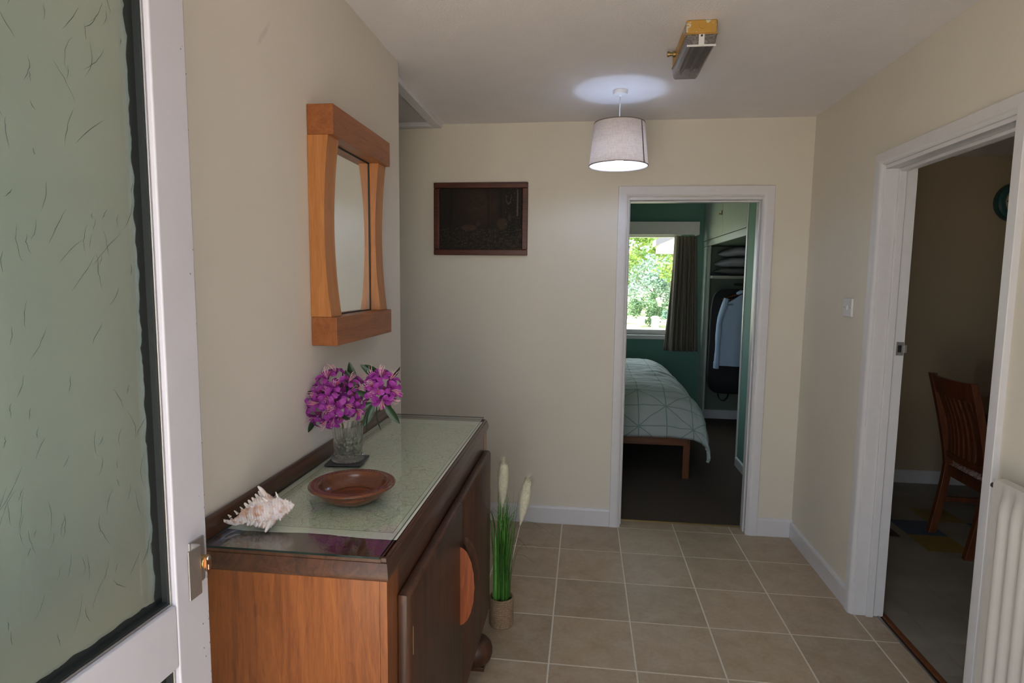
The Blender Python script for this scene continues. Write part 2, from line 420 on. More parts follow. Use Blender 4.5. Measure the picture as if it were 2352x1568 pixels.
# ------------------------------------------------------------------ bedroom shell
BX0, BX1, BY0, BY1 = -1.75, 1.37, .13, 3.20
struct('floor.001', B((BX0-.1, 2.0, .113, BY1+.1, -.05, .002)), M['carpet'])
struct('ceiling.001', B((BX0-.1, 2.07, .07, BY1+.12, CZ, CZ+.12)), M['ceiling'])
struct('wall_bedroom_near', B((BX0, .334, .07, BY0, -.05, CZ), (1.101, BX1, .07, BY0, -.05, CZ), (.334, 1.101, .07, BY0, 1.971, CZ)), M['green'])
struct('wall_bedroom_right', B((BX1, 1.408, .07, 1.395, -.05, CZ)), M['green'])
struct('wall_bedroom_left', B((BX0-.1, BX0, .07, BY1+.1, -.05, CZ)), M['green'])
WX0, WX1, WZ0, WZ1 = -.30, 1.14, .90, 2.02
struct('wall_bedroom_back', B((BX0, WX0, BY1, BY1+.12, -.05, CZ), (WX1, 2.07, BY1, BY1+.12, -.05, CZ), (WX0, WX1, BY1, BY1+.12, -.05, WZ0), (WX0, WX1, BY1, BY1+.12, WZ1, CZ)), M['green'])
skirt('baseboard_bedroom_right', 'Y', BY0+.02, 1.392, BX1, -1, h=.075, t=.016, mat='dark_skirting', lift=.002)
skirt('baseboard_bedroom_back', 'X', BX0, BX1, BY1, -1, h=.075, t=.016, mat='dark_skirting', lift=.002)
GLASS = thin_glass('window_glass', (.97, .99, .98))
def bed_window():
    f = .045
    w0 = struct('window_1', B((WX0, WX1, BY1+.03, BY1+.09, WZ0, WZ0+f+.01), (WX0, WX1, BY1+.03, BY1+.09, WZ1-f, WZ1), (WX0, WX0+f, BY1+.03, BY1+.09, WZ0+f+.01, WZ1-f), (WX1-f, WX1, BY1+.03, BY1+.09, WZ0+f+.01, WZ1-f), (.20, .25, BY1+.03, BY1+.09, WZ0+f+.01, WZ1-f)), M['white'], bevel=.004)
    obj('pane', B((WX0+f, .20, BY1+.055, BY1+.061, WZ0+f+.01, WZ1-f)), GLASS, w0)
    obj('pane', B((.25, WX1-f, BY1+.055, BY1+.061, WZ0+f+.01, WZ1-f)), GLASS, w0)
    obj('sill', B((WX0-.06, WX1+.06, BY1-.05, BY1+.03, WZ0-.045, WZ0)), M['white'], w0, bevel=.006)
bed_window()
portal('portal_bedroom', ((WX0+WX1)/2, BY1+.14, (WZ0+WZ1)/2), (math.radians(-90), 0, 0), WX1-WX0, WZ1-WZ0)

# ------------------------------------------------------------------ dining room shell
DX0, DX1, DY0, DY1 = 1.472, 4.3, -3.5, 1.17
dfl = struct('floor.002', B((1.448, DX1+.1, DY0-.15, DY1+.1, -.05, -.004)), plain('dark_vinyl_joint', (.06, .055, .05), .7))
vt = {}
for i in range(-3, 10):
    for j in range(-16, 5):
        a, b = 2.06+.229*i, 2.06+.229*(i+1); c, d = .16+.229*j, .16+.229*(j+1)
        a = max(a, 1.4925); b = min(b, DX1); c = max(c, DY0); d = min(d, DY1)
        if b-a < .01 or d-c < .01: continue
        m = 'vinyl'
        if (i, j) in ((0, 0), (2, 0), (4, 0)): m = 'vinyl_blue'
        if (i, j) in ((0, -1), (-1, 1), (2, -1), (1, 1)): m = 'vinyl_yellow'
        key = (round(b-a, 4), round(d-c, 4), m)
        if key not in vt:
            o = obj('vinyl_tile', B((-(b-a)/2+.0006, (b-a)/2-.0006, -(d-c)/2+.0006, (d-c)/2-.0006, -.005, 0)), M[m], None, local=True); vt[key] = o
        else: o = vt[key].copy(); COL.objects.link(o)
        o.parent = dfl; o.location = Vector(((a+b)/2, (c+d)/2, 0))-dfl.location
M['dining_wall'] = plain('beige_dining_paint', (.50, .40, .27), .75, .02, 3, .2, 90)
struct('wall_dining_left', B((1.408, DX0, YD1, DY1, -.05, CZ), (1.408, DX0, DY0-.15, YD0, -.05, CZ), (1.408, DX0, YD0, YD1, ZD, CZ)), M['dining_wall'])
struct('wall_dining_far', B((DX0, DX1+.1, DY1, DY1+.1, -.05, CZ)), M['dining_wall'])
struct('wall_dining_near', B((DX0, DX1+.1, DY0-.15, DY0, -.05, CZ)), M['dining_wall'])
struct('ceiling.002', B((1.40, DX1+.1, DY0-.2, DY1+.1, CZ, CZ+.12)), M['ceiling'])
skirt('baseboard_dining_far', 'X', DX0, DX1, DY1, -1, h=.098, t=.015)
DWY0, DWY1, DWZ0, DWZ1 = -2.9, -2.1, 1.1, 2.0
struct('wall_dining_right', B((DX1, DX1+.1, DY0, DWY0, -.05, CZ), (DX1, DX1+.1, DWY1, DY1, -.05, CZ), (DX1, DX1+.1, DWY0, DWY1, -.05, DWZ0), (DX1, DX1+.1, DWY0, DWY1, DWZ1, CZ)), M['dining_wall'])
w2 = struct('window_2_added', B((DX1+.02, DX1+.08, DWY0, DWY1, DWZ0, DWZ0+.05), (DX1+.02, DX1+.08, DWY0, DWY1, DWZ1-.05, DWZ1), (DX1+.02, DX1+.08, DWY0, DWY0+.05, DWZ0+.05, DWZ1-.05), (DX1+.02, DX1+.08, DWY1-.05, DWY1, DWZ0+.05, DWZ1-.05)), M['white'], bevel=.004)  # unseen window, added to give the dining room some daylight
obj('pane', B((DX1+.045, DX1+.051, DWY0+.05, DWY1-.05, DWZ0+.05, DWZ1-.05)), GLASS, w2)
portal('portal_dining', (DX1+.13, (DWY0+DWY1)/2, (DWZ0+DWZ1)/2), (0, math.radians(90), 0), DWZ1-DWZ0, DWY1-DWY0)

# ------------------------------------------------------------------ entrance frame (behind the camera) and open front door
def entrance():
    t0 = struct('trim_5', B((EX0, EX0+.04, YF-.12, YF-.03, 0, EZ), (EX1-.04, EX1, YF-.12, YF-.03, 0, EZ), (EX0+.04, EX1-.04, YF-.12, YF-.03, EZ-.04, EZ)), M['white_old'], bevel=.003)
entrance()
portal('portal_entrance', ((EX0+EX1)/2, YF-.17, EZ/2), (math.radians(90), 0, 0), EX1-EX0, EZ)

def relief_glass():
    t = NT('pale_green_obscure_glass'); t.n.remove(t.b)
    v = t.coord('Object', (1, 1, .55))
    n = t.noise(v, 11, 3, .5, .8); n2 = t.noise(v, 34, 2, .5, 1.5)
    h = t.math('ADD', n, t.math('MULTIPLY', n2, .25))
    b = t.add('ShaderNodeBump'); b.inputs['Strength'].default_value = .12; b.inputs['Distance'].default_value = .004; t.link(h, b.inputs['Height'])
    tr = t.add('ShaderNodeBsdfTransparent'); tr.inputs[0].default_value = (.775, .835, .815, 1)
    rf = t.add('ShaderNodeBsdfRefraction'); rf.inputs[0].default_value = (.785, .84, .825, 1); rf.inputs['IOR'].default_value = 1.12; rf.inputs['Roughness'].default_value = .16; t.link(b.outputs[0], rf.inputs['Normal'])
    m1 = t.add('ShaderNodeMixShader'); m1.inputs[0].default_value = .45; t.link(tr.outputs[0], m1.inputs[1]); t.link(rf.outputs[0], m1.inputs[2])
    gl = t.add('ShaderNodeBsdfGlossy'); gl.inputs['Roughness'].default_value = .06; t.link(b.outputs[0], gl.inputs['Normal'])
    fr = fresnel2(t, 1.45)
    m2 = t.add('ShaderNodeMixShader'); t.link(fr.outputs[0], m2.inputs[0]); t.link(m1.outputs[0], m2.inputs[1]); t.link(gl.outputs[0], m2.inputs[2])
    t.link(m2.outputs[0], t.out.inputs[0]); return t.m
M['relief'] = relief_glass()
M['relief_line'] = plain('dark_glass_ridge', (.035, .05, .042), .7, .1, 60, spec=.1)
def front_door():
    """leading edge at (-.487,-2.684), leaf runs back towards the hinge; local x along the leaf from the leading edge, y out of the visible face"""
    d = Vector((-.055, -.9985, 0)).normalized(); n = Vector((d.y, -d.x, 0)); n = -n if n.x < 0 else n
    O = Vector((-.487, -2.684, 0)); T = .044; W, H = .83, 2.04
    def tf(bm):
        for v in bm.verts:
            p = v.co.copy(); v.co = O+d*p.x+n*p.y+Vector((0, 0, p.z))
        return bm
    def b(*bx): return tf(B(*bx))
    sw = .070
    z0, z1, z2, z3 = .15, .897, .995, 1.97          # lower pane and upper pane limits
    root = struct('door_1', b((0, sw, -T, 0, .012, H)), M['white_old'], bevel=.003)   # lock stile
    ch = lambda nm, bm, m, par=root, **k: obj(nm, bm, m, par, **k)
    ch('stile', b((W-sw, W, -T, 0, .012, H)), M['white_old'], bevel=.003)
    ch('rail', b((sw+.0004, W-sw, -T, -.001, z1, z2)), M['white_old'], bevel=.002)
    ch('rail', b((sw+.0004, W-sw, -T, -.001, .012, z0)), M['white_old'], bevel=.002)
    ch('rail', b((sw+.0004, W-sw, -T, -.001, z3, H)), M['white_old'], bevel=.002)
    for nm, za, zb in (('glass_pane', z2, z3), ('glass_pane', z0, z1)):
        p = ch(nm, b((sw+.002, W-sw-.002, -.028, -.022, za+.002, zb-.002)), M['relief'])
        # black glazing gasket and pale bead around the pane
        gw = .007
        ch('gasket', b((sw, sw+gw, -.021, -.010, za, zb), (W-sw-gw, W-sw, -.021, -.010, za, zb), (sw+gw, W-sw-gw, -.021, -.010, za, za+gw), (sw+gw, W-sw-gw, -.021, -.010, zb-gw, zb)), M['black'], p)
        ch('bead', b((sw+.0015, sw+.0042, -.010, -.0075, za, zb), (sw+.004, W-sw-.004, -.010, -.0075, za+.0015, za+.0042)), M['alu'], p, bevel=.0008)
        # ragged black strip for the dark showing through the clear glass edge
        bm = bmesh.new(); N = 150
        for side in (0, 1):
            prev = None; L = (zb-za-.016) if side == 0 else (W-2*sw-.016)
            for k in range(N+1):
                s = k/N*L
                wdt = .0125+.0045*nz(s*38, side*9.)+.004*abs(nz(s*150, 3.))
                if side == 0: a_, c_ = (sw+.006, -.0205, za+.008+s), (sw+.006+wdt, -.0205, za+.008+s)
                else: a_, c_ = (sw+.008+s, -.0205, za+.006), (sw+.008+s, -.0205, za+.006+wdt*.8)
                cur = (bm.verts.new(a_), bm.verts.new(c_))
                if prev: bm.faces.new((prev[0], prev[1], cur[1], cur[0]))
                prev = cur
        o = ch('edge_dark_strip', tf(bm), M['black'], p)
        sm = o.modifiers.new('solid', 'SOLIDIFY'); sm.thickness = .001
        # wavy ridges of the obscure glass
        rnd = random.Random(3 if za > .5 else 5); bm = bmesh.new()
        for k in range(430 if za > .5 else 150):
            x = rnd.uniform(sw+.02, W-sw-.02); z = rnd.uniform(za+.03, zb-.03); L = rnd.uniform(.008, .05); lean = rnd.gauss(.25, .35)
            c1 = rnd.uniform(-.3, .3); pts = []; rr = []
            for q in range(8):
                s = q/7-.5
                pts.append((x-lean*s*L+c1*(s*s)*L*2+.0015*nz(s*5+k, k*.7), -.0213, z+s*L)); rr.append(.00005+.00036*rnd.uniform(.6, 1.0)*(1-(2*s)**2))
            tube(pts, rr, 4, bm, cap=False)
        o = ch('relief_ridges', tf(bm), M['relief_line'], p); o['kind'] = 'stuff'
    # lock: plate on the stile face, folded pull handle, cylinder with copper rose
    zc = 1.048
    def folded(pts, za, zb, th):
        """sheet folded along vertical lines; pts in local (x,y)"""
        bm = bmesh.new()
        P2 = [Vector((p[0], p[1])) for p in pts]
        nn = []
        for i in range(len(P2)):
            a = P2[max(i-1, 0)]; c = P2[min(i+1, len(P2)-1)]; t = (c-a).normalized(); nn.append(Vector((-t.y, t.x)))
        out = [p+q*th for p, q in zip(P2, nn)]
        return prism([(p.x, p.y) for p in P2]+[(p.x, p.y) for p in reversed(out)], 'Z', za, zb, bm)
    pl = ch('lock_plate', b((.010, .043, -.001, .003, 1.008, 1.080)), M['alu'], bevel=.001)
    ch('pull_handle', tf(folded([(.0405, .0031), (.0405, .0160), (.0415, .0175), (.0440, .0180), (.0670, .0180)], 1.002, 1.079, .0028)), M['alu'], pl, bevel=.0006)
    c0 = Vector((.0285, 0, zc-.002))
    bm = lathe([(.0105, .003), (.0105, .020), (.010, .021)], 24, (c0.x, 0, c0.z), 'Y'); ch('cylinder_housing', tf(bm), M['brass'], pl, smooth='auto')
    bm = bmesh.new(); pr = []
    for k in range(24):
        a = 2*PI*k/24; pr.append((c0.x-.001+.0065*math.cos(a), c0.z-.002+.0085*math.sin(a)+(.005 if math.sin(a) > 0 else -.005)))
    bm = prism([(p, q) for p, q in pr], 'Y', .0205, .0235, bm)
    ch('lock_face', tf(bm), M['bronze_lock'], pl, bevel=.0006)
    ch('keyway', tf(lathe([(.004, .0234), (.0036, .0246), (.0001, .0246)], 16, (c0.x-.001, 0, c0.z+.006), 'Y')), M['chrome'], pl, smooth='auto')
    ch('keyway', tf(B((c0.x-.002, c0.x+.0005, .0233, .0243, c0.z-.012, c0.z-.004))), M['chrome'], pl)
    # hinges on the hidden edge
    for z in (.25, 1.05, 1.8): ch('hinge', tf(lathe([(.006, z-.04), (.006, z+.04)], 12, (W+.004, -.004, 0))), M['chrome'], smooth='auto')
    # paint chips along the leading edge
    rnd = random.Random(11); bm = bmesh.new()
    for k in range(34):
        z = rnd.choice([rnd.uniform(.75, 1.16), rnd.uniform(.8, 1.9)]); x = rnd.choice([rnd.uniform(.001, .004), rnd.uniform(.003, .018)]); r = rnd.uniform(.0006, .0018)
        lathe([(r, 0), (r*.8, .0004), (.0001, .0005)], 7, (x, -.0002, z), 'Y', bm, fr=lambda i, a, q=rnd.random(): 1+.4*math.sin(3*a+q*9))
    o = ch('paint_chips', tf(bm), M['paint_spot']); o['kind'] = 'stuff'
front_door()
# ------------------------------------------------------------------ sideboard
def sideboard():
    x0, x1, y0, y1 = -.697, -.278, -2.425, -1.185
    zt, zb = .878, .135
    t = thing('sideboard', ((x0+x1)/2, (y0+y1)/2, 0), 'dark oak sideboard on bun feet standing along the left wall', 'sideboard')
    def side(ya, yb):
        return obj('side_panel', B((x0, x1-.016, ya, yb, zb, zt)), M['oak_side_lit'], t, bevel=.001)
    side(y0, y0+.018); side(y1-.018, y1)
    for ya, yb in ((y0, y0+.075), (y1-.075, y1)):
        obj('front_stile', B((x1-.0158, x1, ya, yb, zb+.0205, zt)), M['oak_side_lit'], t, bevel=.0008)
    obj('back_panel', B((x0, x0+.008, y0+.0185, y1-.0185, zb, zt)), M['oak_y'], t)
    obj('bottom_board', B((x0+.0085, x1, y0+.0185, y1-.0185, zb, zb+.02)), M['oak_y'], t)
    obj('front_rail', B((x1-.018, x1-.001, y0+.0755, y1-.0755, .800, zt)), M['oak_y'], t)
    obj('divider', B((x0+.02, x1-.02, (y0+y1)/2-.009, (y0+y1)/2+.009, zb+.0205, zt-.001)), M['oak_z'], t)
    obj('plinth_rail', B((x0+.03, x1-.012, y0+.03, y1-.03, .112, zb-.0005)), M['oak_y'], t, bevel=.002)
    # top board and a moulding swept round its near end, front and far end
    ztop = .9235
    obj('top_board', B((x0, x1-.0125, y0+.0005, y1-.0005, zt+.0005, ztop-.001)), M['oak_y'], t)
    prof = [(-.012, zt), (.001, zt), (.006, zt+.001), (.0105, zt+.005), (.0118, zt+.011), (.0100, zt+.018), (.0065, zt+.026), (.0035, zt+.033), (.0015, zt+.037), (-.003, zt+.038), (-.0045, zt+.041), (-.0045, ztop), (-.012, ztop)]
    pts = [((x0, y0), (0, -1)), ((x1, y0), (1, -1)), ((x1, y1), (1, 1)), ((x0, y1), (0, 1))]
    bm = bmesh.new(); R_ = []
    for (px_, py_), (ox, oy) in pts: R_.append([bm.verts.new((px_+ox*u*.55 if ox else px_, py_+oy*u, z)) for u, z in prof])
    n = len(prof)
    for a, b in zip(R_, R_[1:]):
        for k in range(n): bm.faces.new((a[k], a[(k+1) % n], b[(k+1) % n], b[k]))
    bm.faces.new(R_[0]); bm.faces.new(R_[-1][::-1])
    obj('top_moulding', bm, M['oak_y'], t, smooth='auto', angle=.5)
    # upstand along the wall
    bm = prism([(x0, ztop-.001), (x0+.016, ztop-.001), (x0+.0165, ztop+.036), (x0+.014, ztop+.043), (x0+.008, ztop+.047), (x0, ztop+.047)], 'Y', y0-.006, y1+.004)
    obj('back_rail', bm, M['oak_y'], t, smooth='auto', bevel=.003)
    # two doors with thumb-moulded edges, fan shaped carved handles and butt hinges
    ya, ym, yb = -2.360, (y0+y1)/2, -1.250
    zd0, zd1 = .150, .812
    def door(da, db, hinge_y, hy, sgn, out=.046):
        xa, xb = x1+.0005, x1+.029
        bm = bmesh.new(); loops = []
        for ins, x in ((.002, xa), (0, xa+.002), (0, xb-.012), (.003, xb-.005), (.009, xb-.0012), (.016, xb)):
            loops.append([bm.verts.new((x, y, z)) for y, z in ((da+(ins if da == ya else ins*.2), zd0+ins), (db-(ins if db == yb else ins*.2), zd0+ins), (db-(ins if db == yb else ins*.2), zd1-ins), (da+(ins if da == ya else ins*.2), zd1-ins))])
        for a, b in zip(loops, loops[1:]):
            for k in range(4): bm.faces.new((a[k], a[(k+1) % 4], b[(k+1) % 4], b[k]))
        bm.faces.new(loops[0][::-1]); bm.faces.new(loops[-1])
        d = obj('door', bm, M['oak_z'], t, smooth='auto', angle=.9)
        # handle: half-moon fin with a scalloped edge, standing out from the door
        bm = bmesh.new(); hz, hr = .560, .124; N = 72
        A = []; Bv = []; Cc = []
        for k in range(N+1):
            a = -PI/2+PI*k/N
            sc = 1-.030*abs(math.sin(9.0*a+.01)) if 0 < k < N else 1
            yy = math.cos(a)*out*sc; zz = hz+math.sin(a)*hr
            A.append(bm.verts.new((xb-.0012+yy, hy, zz)))
            Bv.append(bm.verts.new((xb-.0012+yy*.86, hy+sgn*.007, hz+math.sin(a)*hr*.97)))
            Cc.append(bm.verts.new((xb-.0012+yy*.45, hy+sgn*.020, hz+math.sin(a)*hr*.9)))
        for P_, Q_ in ((A, Bv), (Bv, Cc)):
            for k in range(N): bm.faces.new((P_[k], P_[k+1], Q_[k+1], Q_[k]))
        bm.faces.new(A)
        back = [bm.verts.new((xb-.0014, hy+sgn*.020, v.co.z)) for v in Cc]
        for k in range(N): bm.faces.new((Cc[k], Cc[k+1], back[k+1], back[k]))
        for f_ in bm.faces:
            if len(f_.verts) < 6: f_.material_index = 1  # carved faces keep the dark oak, only the flat one is painted lit
        h = obj('handle', bm, [M['oak_red_lit'], M['oak_z']], d, smooth='auto', angle=.4)
        h['label'] = 'carved half-moon handle with a lit red brown face'
        for z in (.70, .27):
            obj('hinge', B((xb-.0015, xb+.0006, hinge_y-.0022, hinge_y+.0022, z-.033, z+.033)), M['brass'], d, bevel=.0004)
    door(ya, ym-.001, ya+.020, ym-.040, 1)
    door(ym+.001, yb, yb-.020, ym+.034, -1, .046)
    # bun feet on square pads
    for fx in (x0+.065, x1+.000):
        for fy in (y0+.215, y1-.215):
            prof = [(.030, .016), (.046, .020), (.058, .034), (.064, .056), (.0645, .070), (.060, .090), (.047, .106), (.035, .1115)]
            f = obj('foot', lathe(prof, 28, (fx-.002, fy, 0)), M['oak_z'], t, smooth='auto')
            obj('pad', B((fx-.040, fx+.036, fy-.038, fy+.038, 0, .0165)), M['oak_x'], f, bevel=.003)
sideboard()
# map lying on the top under a sheet of glass
ZT = .9235
def map_mat():
    t = NT('printed_road_map'); v = t.coord('Object')
    d1 = t.add('ShaderNodeTexNoise', noise_dimensions='3D'); d1.inputs['Scale'].default_value = 14; d1.inputs['Detail'].default_value = 5
    t.link(v, d1.inputs['Vector'])
    sub = t.add('ShaderNodeVectorMath', operation='SUBTRACT'); t.link(d1.outputs['Color'], sub.inputs[0]); sub.inputs[1].default_value = (.5, .5, .5)
    scl = t.add('ShaderNodeVectorMath', operation='SCALE'); t.link(sub.outputs[0], scl.inputs[0]); scl.inputs['Scale'].default_value = .07
    add = t.add('ShaderNodeVectorMath', operation='ADD'); t.link(v, add.inputs[0]); t.link(scl.outputs[0], add.inputs[1])
    def roads(scale, width):
        vo = t.add('ShaderNodeTexVoronoi', feature='DISTANCE_TO_EDGE'); vo.inputs['Scale'].default_value = scale
        t.link(add.outputs[0], vo.inputs['Vector'])
        return t.ramp(vo.outputs['Distance'], [(width*.55, (1, 1, 1)), (width, (0, 0, 0))])
    ground = t.ramp(t.noise(add.outputs[0], 15, 4, .6), [(.36, (.78, .80, .71)), (.58, (.77, .80, .68)), (.66, (.60, .76, .44)), (.74, (.46, .70, .32))])
    ground = t.mix(.30, ground, (.80, .80, .74))
    c = t.mix(t.math('MULTIPLY', roads(150, .14), .30), ground, (.36, .38, .30))
    c = t.mix(t.math('MULTIPLY', roads(62, .050), .42), c, (.50, .36, .26))
    c = t.mix(t.math('MULTIPLY', roads(24, .017), .55), c, (.46, .18, .13))
    c = t.mix(t.math('MULTIPLY', roads(6.5, .0075), .6), c, (.18, .22, .26))
    sp = t.ramp(t.noise(add.outputs[0], 120, 2), [(.58, (0, 0, 0)), (.66, (1, 1, 1))])
    c = t.mix(t.math('MULTIPLY', sp, .35), c, (.34, .36, .28))
    # printed margin: neat line frame and blank paper outside; a block of legend lines at the far end
    se = t.add('ShaderNodeSeparateXYZ'); t.link(t.coord('Object'), se.inputs[0])
    ax = t.math('ABSOLUTE', se.outputs[0]); ay = t.math('ABSOLUTE', t.math('ADD', se.outputs[1], .012))
    HX, HY = .176, .500
    ins = t.math('MULTIPLY', t.math('LESS_THAN', ax, HX), t.math('LESS_THAN', ay, HY))
    ins2 = t.math('MULTIPLY', t.math('LESS_THAN', ax, HX+.0016), t.math('LESS_THAN', ay, HY+.0016))
    paper = (.80, .79, .72)
    leg = t.coord('Object', (60, 420, 1)); ln = t.ramp(t.noise(leg, 1.0, 2), [(.60, (0, 0, 0)), (.64, (1, 1, 1))])
    far = t.math('MULTIPLY', t.math('GREATER_THAN', se.outputs[1], HY-.008), t.math('LESS_THAN', ax, .165))
    pap = t.mix(t.math('MULTIPLY', t.math('MULTIPLY', ln, far), .55), paper, (.16, .15, .14))
    c = t.mix(ins, t.mix(ins2, pap, (.12, .12, .11)), c)
    t.col(c); t.rough(.6); return t.m
bm = grid(lambda u, v: (-.6795+u*(.6795-.2865), -2.333+v*1.093-.004*math.sin(u*9)*(1-v)+.0025*nz(u*14, 1)*(1-v), ZT+.0006), 24, 40)
o = obj('road_map', bm, map_mat()); o.modifiers.new('solid', 'SOLIDIFY').thickness = .0004
setp(o, 'pale green printed road map lying flat under glass on the sideboard', 'map')
M['sheet'] = thin_glass('clear_sheet_glass', (.93, .965, .94), 1, 0, 1.5)
M['sheet_edge'] = plain('dark_green_glass_edge', (.006, .016, .014), .12, .1, 40)
bm = B((-.6795, -.2915, -2.431, -1.180, ZT+.0016, ZT+.0066))
o = obj('glass_sheet', bm, [M['sheet'], M['sheet_edge']], bevel=.0008)
for p in o.data.polygons: p.material_index = 0 if abs(p.normal.z) > .9 else 1
setp(o, 'clear glass sheet with dark green edge covering the sideboard top', 'glass')
ZG = ZT+.0066

# ------------------------------------------------------------------ things on the sideboard
def bowl():
    c = (-.466, -2.135, ZG+.0002)
    prof = [(.0005, 0), (.046, 0), (.056, .0015), (.060, .004), (.076, .014), (.089, .027), (.094, .035), (.0985, .0365), (.1055, .0385), (.1075, .0415), (.106, .0445), (.1025, .0462), (.0995, .0458), (.089, .0452), (.0865, .0462), (.084, .0448), (.081, .036), (.074, .024), (.062, .0145), (.056, .0125), (.054, .0135), (.050, .0118), (.030, .011), (.0005, .0108)]
    o = obj('wooden_bowl', lathe(prof, 64, c, cap=False), M['bowl'], smooth='auto', angle=.9)
    setp(o, 'shallow turned wooden bowl with carved rim standing on the map', 'bowl')
    bm = bmesh.new()                                                    # carved beads round the rim and the well
    for n_, r, z, s in ((72, .0945, .0452, .0030), (56, .0525, .0125, .0024), (30, .028, .0112, .0022)):
        for k in range(n_):
            a = 2*PI*k/n_
            if True: bmesh.ops.create_icosphere(bm, subdivisions=1, radius=s*.8, matrix=Matrix.Translation((c[0]+r*math.cos(a), c[1]+r*math.sin(a), c[2]+z))@Matrix.Diagonal((1, 1, .45, 1)))
    b = obj('carved_beads', bm, M['bowl'], o, smooth=True); b['kind'] = 'stuff'; b['label'] = 'carved bead pattern'
bowl()
def coaster():
    bm = B((-.054, .054, -.054, .054, 0, .004))
    bmesh.ops.rotate(bm, verts=bm.verts, matrix=Matrix.Rotation(.10, 3, 'Z')); bmesh.ops.translate(bm, verts=bm.verts, vec=(-.605, -1.832, ZG+.0002))
    setp(obj('coaster', bm, M['slate'], bevel=.0015), 'square dark slate coaster under the cut glass vase', 'coaster')
coaster()
VC = Vector((-.602, -1.832, ZG+.0044))
def vase():
    t = NT('cut_crystal'); t.n.remove(t.b)
    gl = t.add('ShaderNodeBsdfGlass'); gl.inputs['IOR'].default_value = 1.5; gl.inputs['Roughness'].default_value = 0; gl.inputs[0].default_value = (.97, .98, .98, 1)
    tr = t.add('ShaderNodeBsdfTransparent'); tr.inputs[0].default_value = (.95, .97, .96, 1)
    mx = t.add('ShaderNodeMixShader'); mx.inputs[0].default_value = .45; t.link(gl.outputs[0], mx.inputs[1]); t.link(tr.outputs[0], mx.inputs[2]); t.link(mx.outputs[0], t.out.inputs[0])
    outer = [(.0005, 0), (.040, 0), (.047, .002), (.0485, .007), (.046, .012), (.041, .016), (.0405, .019)]
    n = 26
    for k in range(n+1): outer.append((.0425+.0045*(k/n)**1.5, .020+.088*k/n))
    outer += [(.0455, .1098), (.0435, .1095)]
    inner = [(.0425, .104), (.0395, .07), (.0385, .03), (.036, .024), (.0005, .022)]
    def fr(k, a):
        if 7 <= k <= 7+n:
            s = (k-7)/n
            if s < .62:                        # diamonds
                u = a/(2*PI)*10; v = s*3.4
                d = abs(((u+v) % 1)-.5)+abs(((u-v) % 1)-.5)
                return 1-.13*max(0, d-.30)
            return 1-.045*abs(math.sin(10*a))
        if 1 < k <= 5: return 1+.035*math.sin(24*a)
        return 1
    o = obj('glass_vase', lathe(outer+inner, 120, VC, fr=fr, cap=False), t.m, smooth='auto', angle=.25)
    setp(o, 'cut crystal glass vase holding rhododendrons, standing on the coaster', 'vase')
    return o
vase()
M['petal'] = vcol('rhododendron_petal', .5, trans=.28)
M['leaf'] = plain('dark_glossy_leaf', (.018, .048, .014), .42, .25, 60)
M['leaf2'] = plain('mid_green_leaf', (.07, .13, .035), .4, .25, 60)
M['stem'] = plain('green_brown_stem', (.10, .11, .035), .6, .3, 60)
M['stamen'] = plain('pale_pink_stamen', (.80, .42, .52), .5, .2, 60)
def flower_meshes(seed):
    rnd = random.Random(seed); bm = bmesh.new(); cols = {}
    for p in range(5):
        a0 = 2*PI*p/5+rnd.uniform(-.12, .12); L = rnd.uniform(.027, .033); W_ = rnd.uniform(.0066, .0084); curl = rnd.uniform(.2, .75); tw = rnd.uniform(-.25, .25)
        V = []
        for i in range(9):
            s = i/8; r = .0025+L*s**1.12*(1-.10*curl*s); h = .016*math.sin(min(1, s*1.5)*PI/2)-curl*.016*max(0, s-.45)**1.4*2
            wd = W_*(math.sin(PI*min(1, (.10+.62*s**.95)))**.9)*(1 if s < .9 else (1-s)*7+.3)
            row = []
            for j in range(5):
                q = j/4*2-1
                hh = h+.0035*(abs(q)**2)*(1-s)-.002*math.cos(q*5+p)*s*s
                aa = a0+tw*s*.4
                x = r*math.cos(aa)-q*wd*math.sin(aa); y = r*math.sin(aa)+q*wd*math.cos(aa)
                vtx = bm.verts.new((x, y, hh)); row.append(vtx)
                lo, hi = Vector((.29, .022, .25)), Vector((.47, .065, .48))
                c = lo.lerp(hi, min(1, max(0, s*1.1+rnd.uniform(-.12, .12))))
                if abs(q) < .3: c = c.lerp(Vector((.42, .035, .30)), .4)
                if p == 0 and .12 < s < .62 and abs(q) < .8: c = c.lerp(Vector((.72, .17, .08)), .85*(1-abs(q))*(1-abs(s-.36)*2))
                cols[vtx] = c
            V.append(row)
        for i in range(8):
            for j in range(4): bm.faces.new((V[i][j], V[i][j+1], V[i+1][j+1], V[i+1][j]))
    bm.verts.index_update(); cl = [tuple(cols[v]) for v in bm.verts]
    sb = bmesh.new()
    for k in range(8):
        a = rnd.uniform(0, 2*PI); e = rnd.uniform(.004, .010); L = rnd.uniform(.026, .036)
        pts = [(.001*math.cos(a), .001*math.sin(a), .002), (e*.5*math.cos(a), e*.5*math.sin(a), L*.55), (e*math.cos(a)+.004, e*math.sin(a), L*.9), (e*1.1*math.cos(a)+.008, e*math.sin(a), L)]
        tube(pts, [.00045]*4, 4, sb, cap=False)
        bmesh.ops.create_icosphere(sb, subdivisions=1, radius=.0009, matrix=Matrix.Translation(pts[-1]))
    return bm, cl, sb
FL = []
